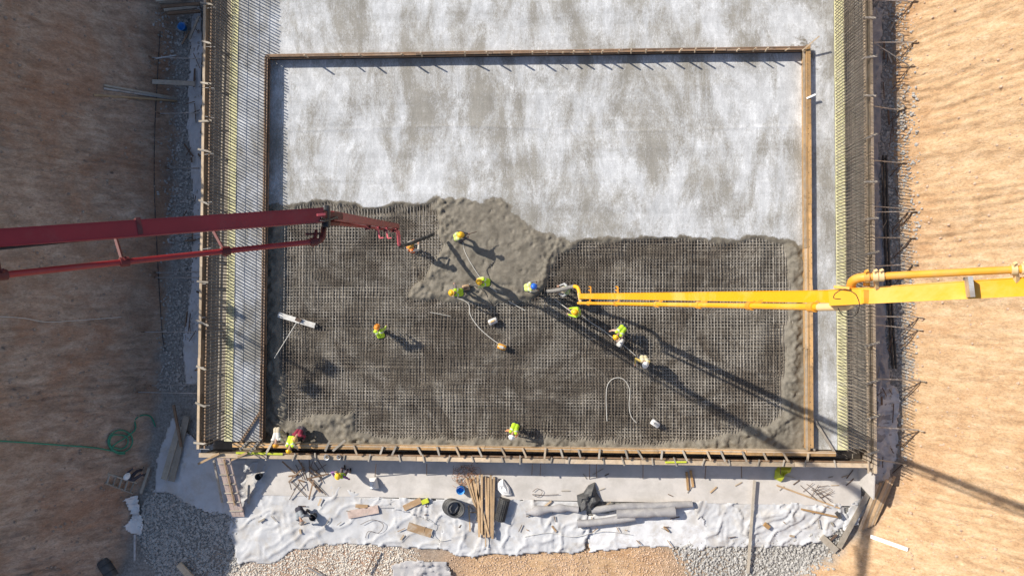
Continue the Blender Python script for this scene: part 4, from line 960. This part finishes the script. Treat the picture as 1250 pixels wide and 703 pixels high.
for u in (459,521,650,660,720,728,785,862,905,952):
    plank('rebar_stub', 'rusty rebar stub leaning between the shutter and the apron', u, 566, u+random.uniform(-2,2), 582+random.uniform(-4,4), .03, .03, M['rusty'], -.3, -1.48, 'rebar', 'rebar stubs along the shutter')
for a0,b0,a1,b1,lb in ((460,673,446,700,'dark rusty bar leaning on the gravel slope'),(376,692,402,708,'grey steel prop lying in gravel')): plank('bar', lb, a0,b0,a1,b1,.07,.06, M['rusty' if a0 == 460 else 'steel'], -1.35, None, 'bar')
m = MB(); m.tube(smooth_path([P(163,537,-.2),P(160,560,-.6)],3), .02, 5)
# strap of yellow tape and sheet on the edge plank
m = MB(); m.beam(P(288,552.5,.2), P(345,554,.2), .10, .02); tag(m.build('yellow_strap', M['lime']), 'yellow strap lying along the edge plank by the ramp', 'strap')
m = MB(); m.beam(P(812,564,.2), P(838,563.5,.2), .08, .02); tag(m.build('yellow_strap', M['lime']), 'short yellow strap on the edge plank above the reddish timbers', 'strap')
# props from the shutters to the banks
for v, u1, dv in ((0,1112,4),(52,1112,2),(53,1108,30),(130,1096,6),(196,1098,4),(252,1109,4),(259,1112,0),(290,1110,1),(325,1112,-2),(386,1119,1),(396,1117,6),(462,1122,2),(521,1120,3),(560,1100,5)):
    a = P(1067, v, -.35); b_ = PG(u1, v+dv, .15); r = thing('shutter_prop', 'steel prop from the railed shutter to the sunlit bank', 'prop', a, 'props on the sunlit bank')
    m = MB(); m.tube([Vector((0,0,0)), b_-a], .028, 7); m.build('tube', M['steel'], r)
    m = MB(); q = b_-a; m.beam(q-Vector((0,0,.25)), q+Vector((0,0,.3)), .09, .05); m.build('stake', M['board_pale'], r)
    m = MB(); m.tube([q, q+Vector((-.55,-.9,-.55))], .022, 6); m.build('stay', M['rusty'], r)
for v, u1, dv in ((72,187,0),(138,197,2),(206,205,-1),(205,208,2),(332,192,1),(339,192,0),(405,178,0),(469,187,1),(480,170,-2)):
    a = P(243, v, -.3); b_ = PG(u1, v+dv, .12); r = thing('shutter_prop', 'steel prop from the pale shutter to the shaded bank', 'prop', a, 'props on the shaded bank')
    m = MB(); m.tube([Vector((0,0,0)), b_-a], .028, 7); m.build('tube', M['steel'], r)
    m = MB(); q = b_-a; m.beam(q-Vector((0,0,.2)), q+Vector((0,0,.2)), .08, .05); m.build('stake', M['board_dark'], r)
for k, (lb, pts_) in enumerate((('thin dark cable hanging down the brown bank under the red boom', ((197,40),(191,150),(190,230),(193,310),(199,400),(203,430))), ('pale rope lying slack across the brown bank below the red boom', ((-5,386),(30,388),(60,393),(95,391),(150,387))))):
    m = MB(); m.tube(smooth_path([PG(u, v, .07) for u, v in pts_], 6), .02 if k == 0 else .014, 5); tag(m.build('cable', M['rubber' if k == 0 else 'cable']), lb, 'cable')
for i in range(34):
    v0 = random.uniform(20,470); u0 = random.uniform(222,242); a_ = random.choice((1.57,1.57,0,.7,2.2))+random.uniform(-.3,.3); L_ = random.uniform(6,26)
    plank('rebar_offcut', 'dark rebar or lath offcut lying in the shaded trench', u0, v0, min(u0+L_*math.cos(a_), 244), v0+L_*math.sin(a_), .03+.05*(i%4==0), .03, M['rusty' if i%3 else 'board_dark'], -1.42+random.uniform(0,.15), -1.4, 'offcut', 'offcuts in the shaded trench')
for i in range(30):
    v0 = random.uniform(10,570); u0 = random.uniform(1068,1094); a_ = random.choice((1.57,1.57,0,.7,2.2))+random.uniform(-.3,.3); L_ = random.uniform(6,24)
    plank('rebar_offcut', 'dark rebar or lath offcut lying in the trench by the sunlit bank', u0, v0, u0+.4*L_*math.cos(a_), v0+L_*math.sin(a_), .03+.05*(i%4==0), .03, M['rusty' if i%3 else 'board_grey'], -1.42+random.uniform(0,.15), -1.4, 'offcut', 'offcuts in the sunlit side trench')
m = MB(); c_ = PG(137,690,.0); r = thing('barrel', 'dark drum lying at the foot of the brown bank', 'drum', c_, None, .6)
m.tube([(-.05,-.5,.3),(-.05,-.48,.3),(-.05,.48,.3),(-.05,.5,.3)], [.27,.3,.3,.27], 16); m.build('shell', M['tarp'], r)
for y_ in (-.2,.2): m = MB(); m.tube([(-.05,y_-.02,.3),(-.05,y_+.02,.3)], .315, 16); m.build('hoop', M['black'], r)
# black service pipes in the sunlit side trench
for k, off in enumerate((0,4)):
    m = MB(); m.tube(smooth_path([P(u+off, v, -1.42) for u, v in ((1078,190),(1079,250),(1081,310),(1084,360),(1087,410),(1090,450))],5), .05, 7); tag(m.build('service_pipe', M['black']), 'thin black pipe running along the trench under the yellow boom', 'pipe', 'twin black trench pipes')
# ------------------------------------------------------------------ loose stone
def stones(name, zones, mat, sizes=(.02,.085)):
    base = bmesh.new(); bmesh.ops.create_icosphere(base, subdivisions=1, radius=1); bv = np.array([v.co[:] for v in base.verts]); bf = np.array([[v.index for v in f.verts] for f in base.faces]); base.free()
    V_, F_ = [], []; n0 = 0
    for poly, dens in zones:
        w = np.array([P(u, v, ZF)[:2] for u, v in poly]); lo = w.min(0); hi = w.max(0); N = int((hi-lo).prod()*dens)
        p = lo+rng.random((N,2))*(hi-lo); sd_ = sdf(p[:,0], p[:,1], w); k = sd_+rng.random(N)*.5-.25 < 0; p = p[k]; dn = fbm(p[:,0]*.8, p[:,1]*.8); p = p[dn > rng.random(len(p))*.75]
        z = terrain_z(p[:,0], p[:,1], True)
        sz = sizes[0]+(sizes[1]-sizes[0])*rng.random(len(p))**2.2
        for (x, y), zz, s in zip(p, z, sz):
            q = bv*(s*(.7+.6*rng.random(3)))*(.85+.3*rng.random((12,1))); an = rng.random()*6.28; ca, sa = math.cos(an), math.sin(an)
            q = np.stack([q[:,0]*ca-q[:,1]*sa, q[:,0]*sa+q[:,1]*ca, q[:,2]], 1)+(x, y, zz+s*.3); V_.append(q); F_.append(bf+n0); n0 += 12
    m = MB(); m.v = np.concatenate(V_).tolist(); m.f = np.concatenate(F_).tolist(); m.m = [0]*len(m.f); m.sm = [False]*len(m.f)
    o = m.build(name, mat); return o
zg = [([(205,20),(246,20),(246,470),(192,480),(200,400),(208,250)], 170), ([(186,596),(240,612),(285,632),(294,690),(250,720),(200,712),(165,650)], 520),
      ([(820,666),(960,660),(1030,635),(1015,680),(960,712),(850,712)], 430), ([(1066,0),(1098,0),(1110,300),(1112,420),(1100,560),(1066,560)], 230)]
o = stones('gravel', zg, M['stone']); tag(o, 'grey crushed stone strewn over the pit floor', 'gravel', kind='stuff')
o = stones('fine_gravel', [([(280,690),(330,680),(420,656),(480,660),(555,705),(270,720)], 900)], M['pale_stone'], (.012,.05)); tag(o, 'fine pale gravel along the foot of the white sheeting', 'gravel', kind='stuff')
o = stones('sandy_gravel', [([(545,680),(820,668),(850,712),(540,715)], 420), ([(960,700),(1030,660),(1090,600),(1130,600),(1100,700),(980,720)], 40)], M['stone_sand'], (.012,.04)); tag(o, 'sandy pebbles strewn at the pit foot', 'gravel', kind='stuff')
def bank_clods(name, x0, x1, n, mat, label):
    x = rng.uniform(x0, x1, n); y = rng.uniform(-16, 15, n); z = terrain_z(x, y); ok = z > ZF+.35; b_ = MB()
    ico = bmesh.new(); bmesh.ops.create_icosphere(ico, subdivisions=1, radius=1); bv = [v.co.copy() for v in ico.verts]; bf = [[v.index for v in f.verts] for f in ico.faces]; ico.free()
    for px_, py_, pz_ in zip(x[ok], y[ok], z[ok]):
        s_ = .015+.065*random.random()**3; c0 = Vector((px_, py_, pz_+s_*.3))
        b_.add([c0+Vector((c.x*random.uniform(.7,1.3), c.y*random.uniform(.7,1.3), c.z))*s_ for c in bv], bf)
    return tag(b_.build(name, mat), label, 'soil', kind='stuff')
bank_clods('soil_clods', -23.5, -16, 2600, M['clod'], 'loose clods and pebbles on the shaded brown bank')
bank_clods('soil_clods', 16, 23, 2000, M['stone_sand'], 'loose clods and pebbles on the sunlit tan bank')
# on top of the shaded bank: a floodlight mast and two onlookers, whose shadows reach the raft
KC = 1/math.tan(SUN_EL)
def crest(u, v):
    q = P(u, v, -.1)-SD*(7.3*KC)
    for _ in range(12):
        z_ = ground_at(q.x, q.y)
        if z_ > 6.95: break
        q.x -= .12
    return Vector((q.x, q.y, z_-.02))
c = crest(268, 388); r = thing('floodlight_mast', 'floodlight mast with two lamp heads on top of the shaded bank', 'light mast', c)
m = MB(); m.tube([(0,0,-.3),(0,0,4.4)], .06, 8); m.build('pole', M['steel'], r)
for a_ in (0,2.1,4.2): m = MB(); m.tube([(0,0,.9),(.7*math.cos(a_),.7*math.sin(a_),0)], .03, 6); m.build('leg', M['steel'], r)
m = MB(); m.beam((-.5,-.6,4.35), (.5,.6,4.35), .08, .08); m.build('crossbar', M['steel'], r)
for s_ in (-1,1):
    m = MB(); m.beam((.42*s_,.5*s_,4.2), (.42*s_+.25,.5*s_-.2,4.75), .62, .3); m.build('lamp_head', M['tarp'], r)
worker('onlooker standing on top of the shaded bank beside the mast', crest(264, 366), 0, 0, 0, lean=5, helmet=YEL, vest=LIME)
worker('onlooker standing on top of the shaded bank below the mast', crest(262, 402), 0, 0, 20, lean=8, helmet=YEL, vest=LIME, hl=(-.4,.3,1.1), hr=(.4,.2,1.1))
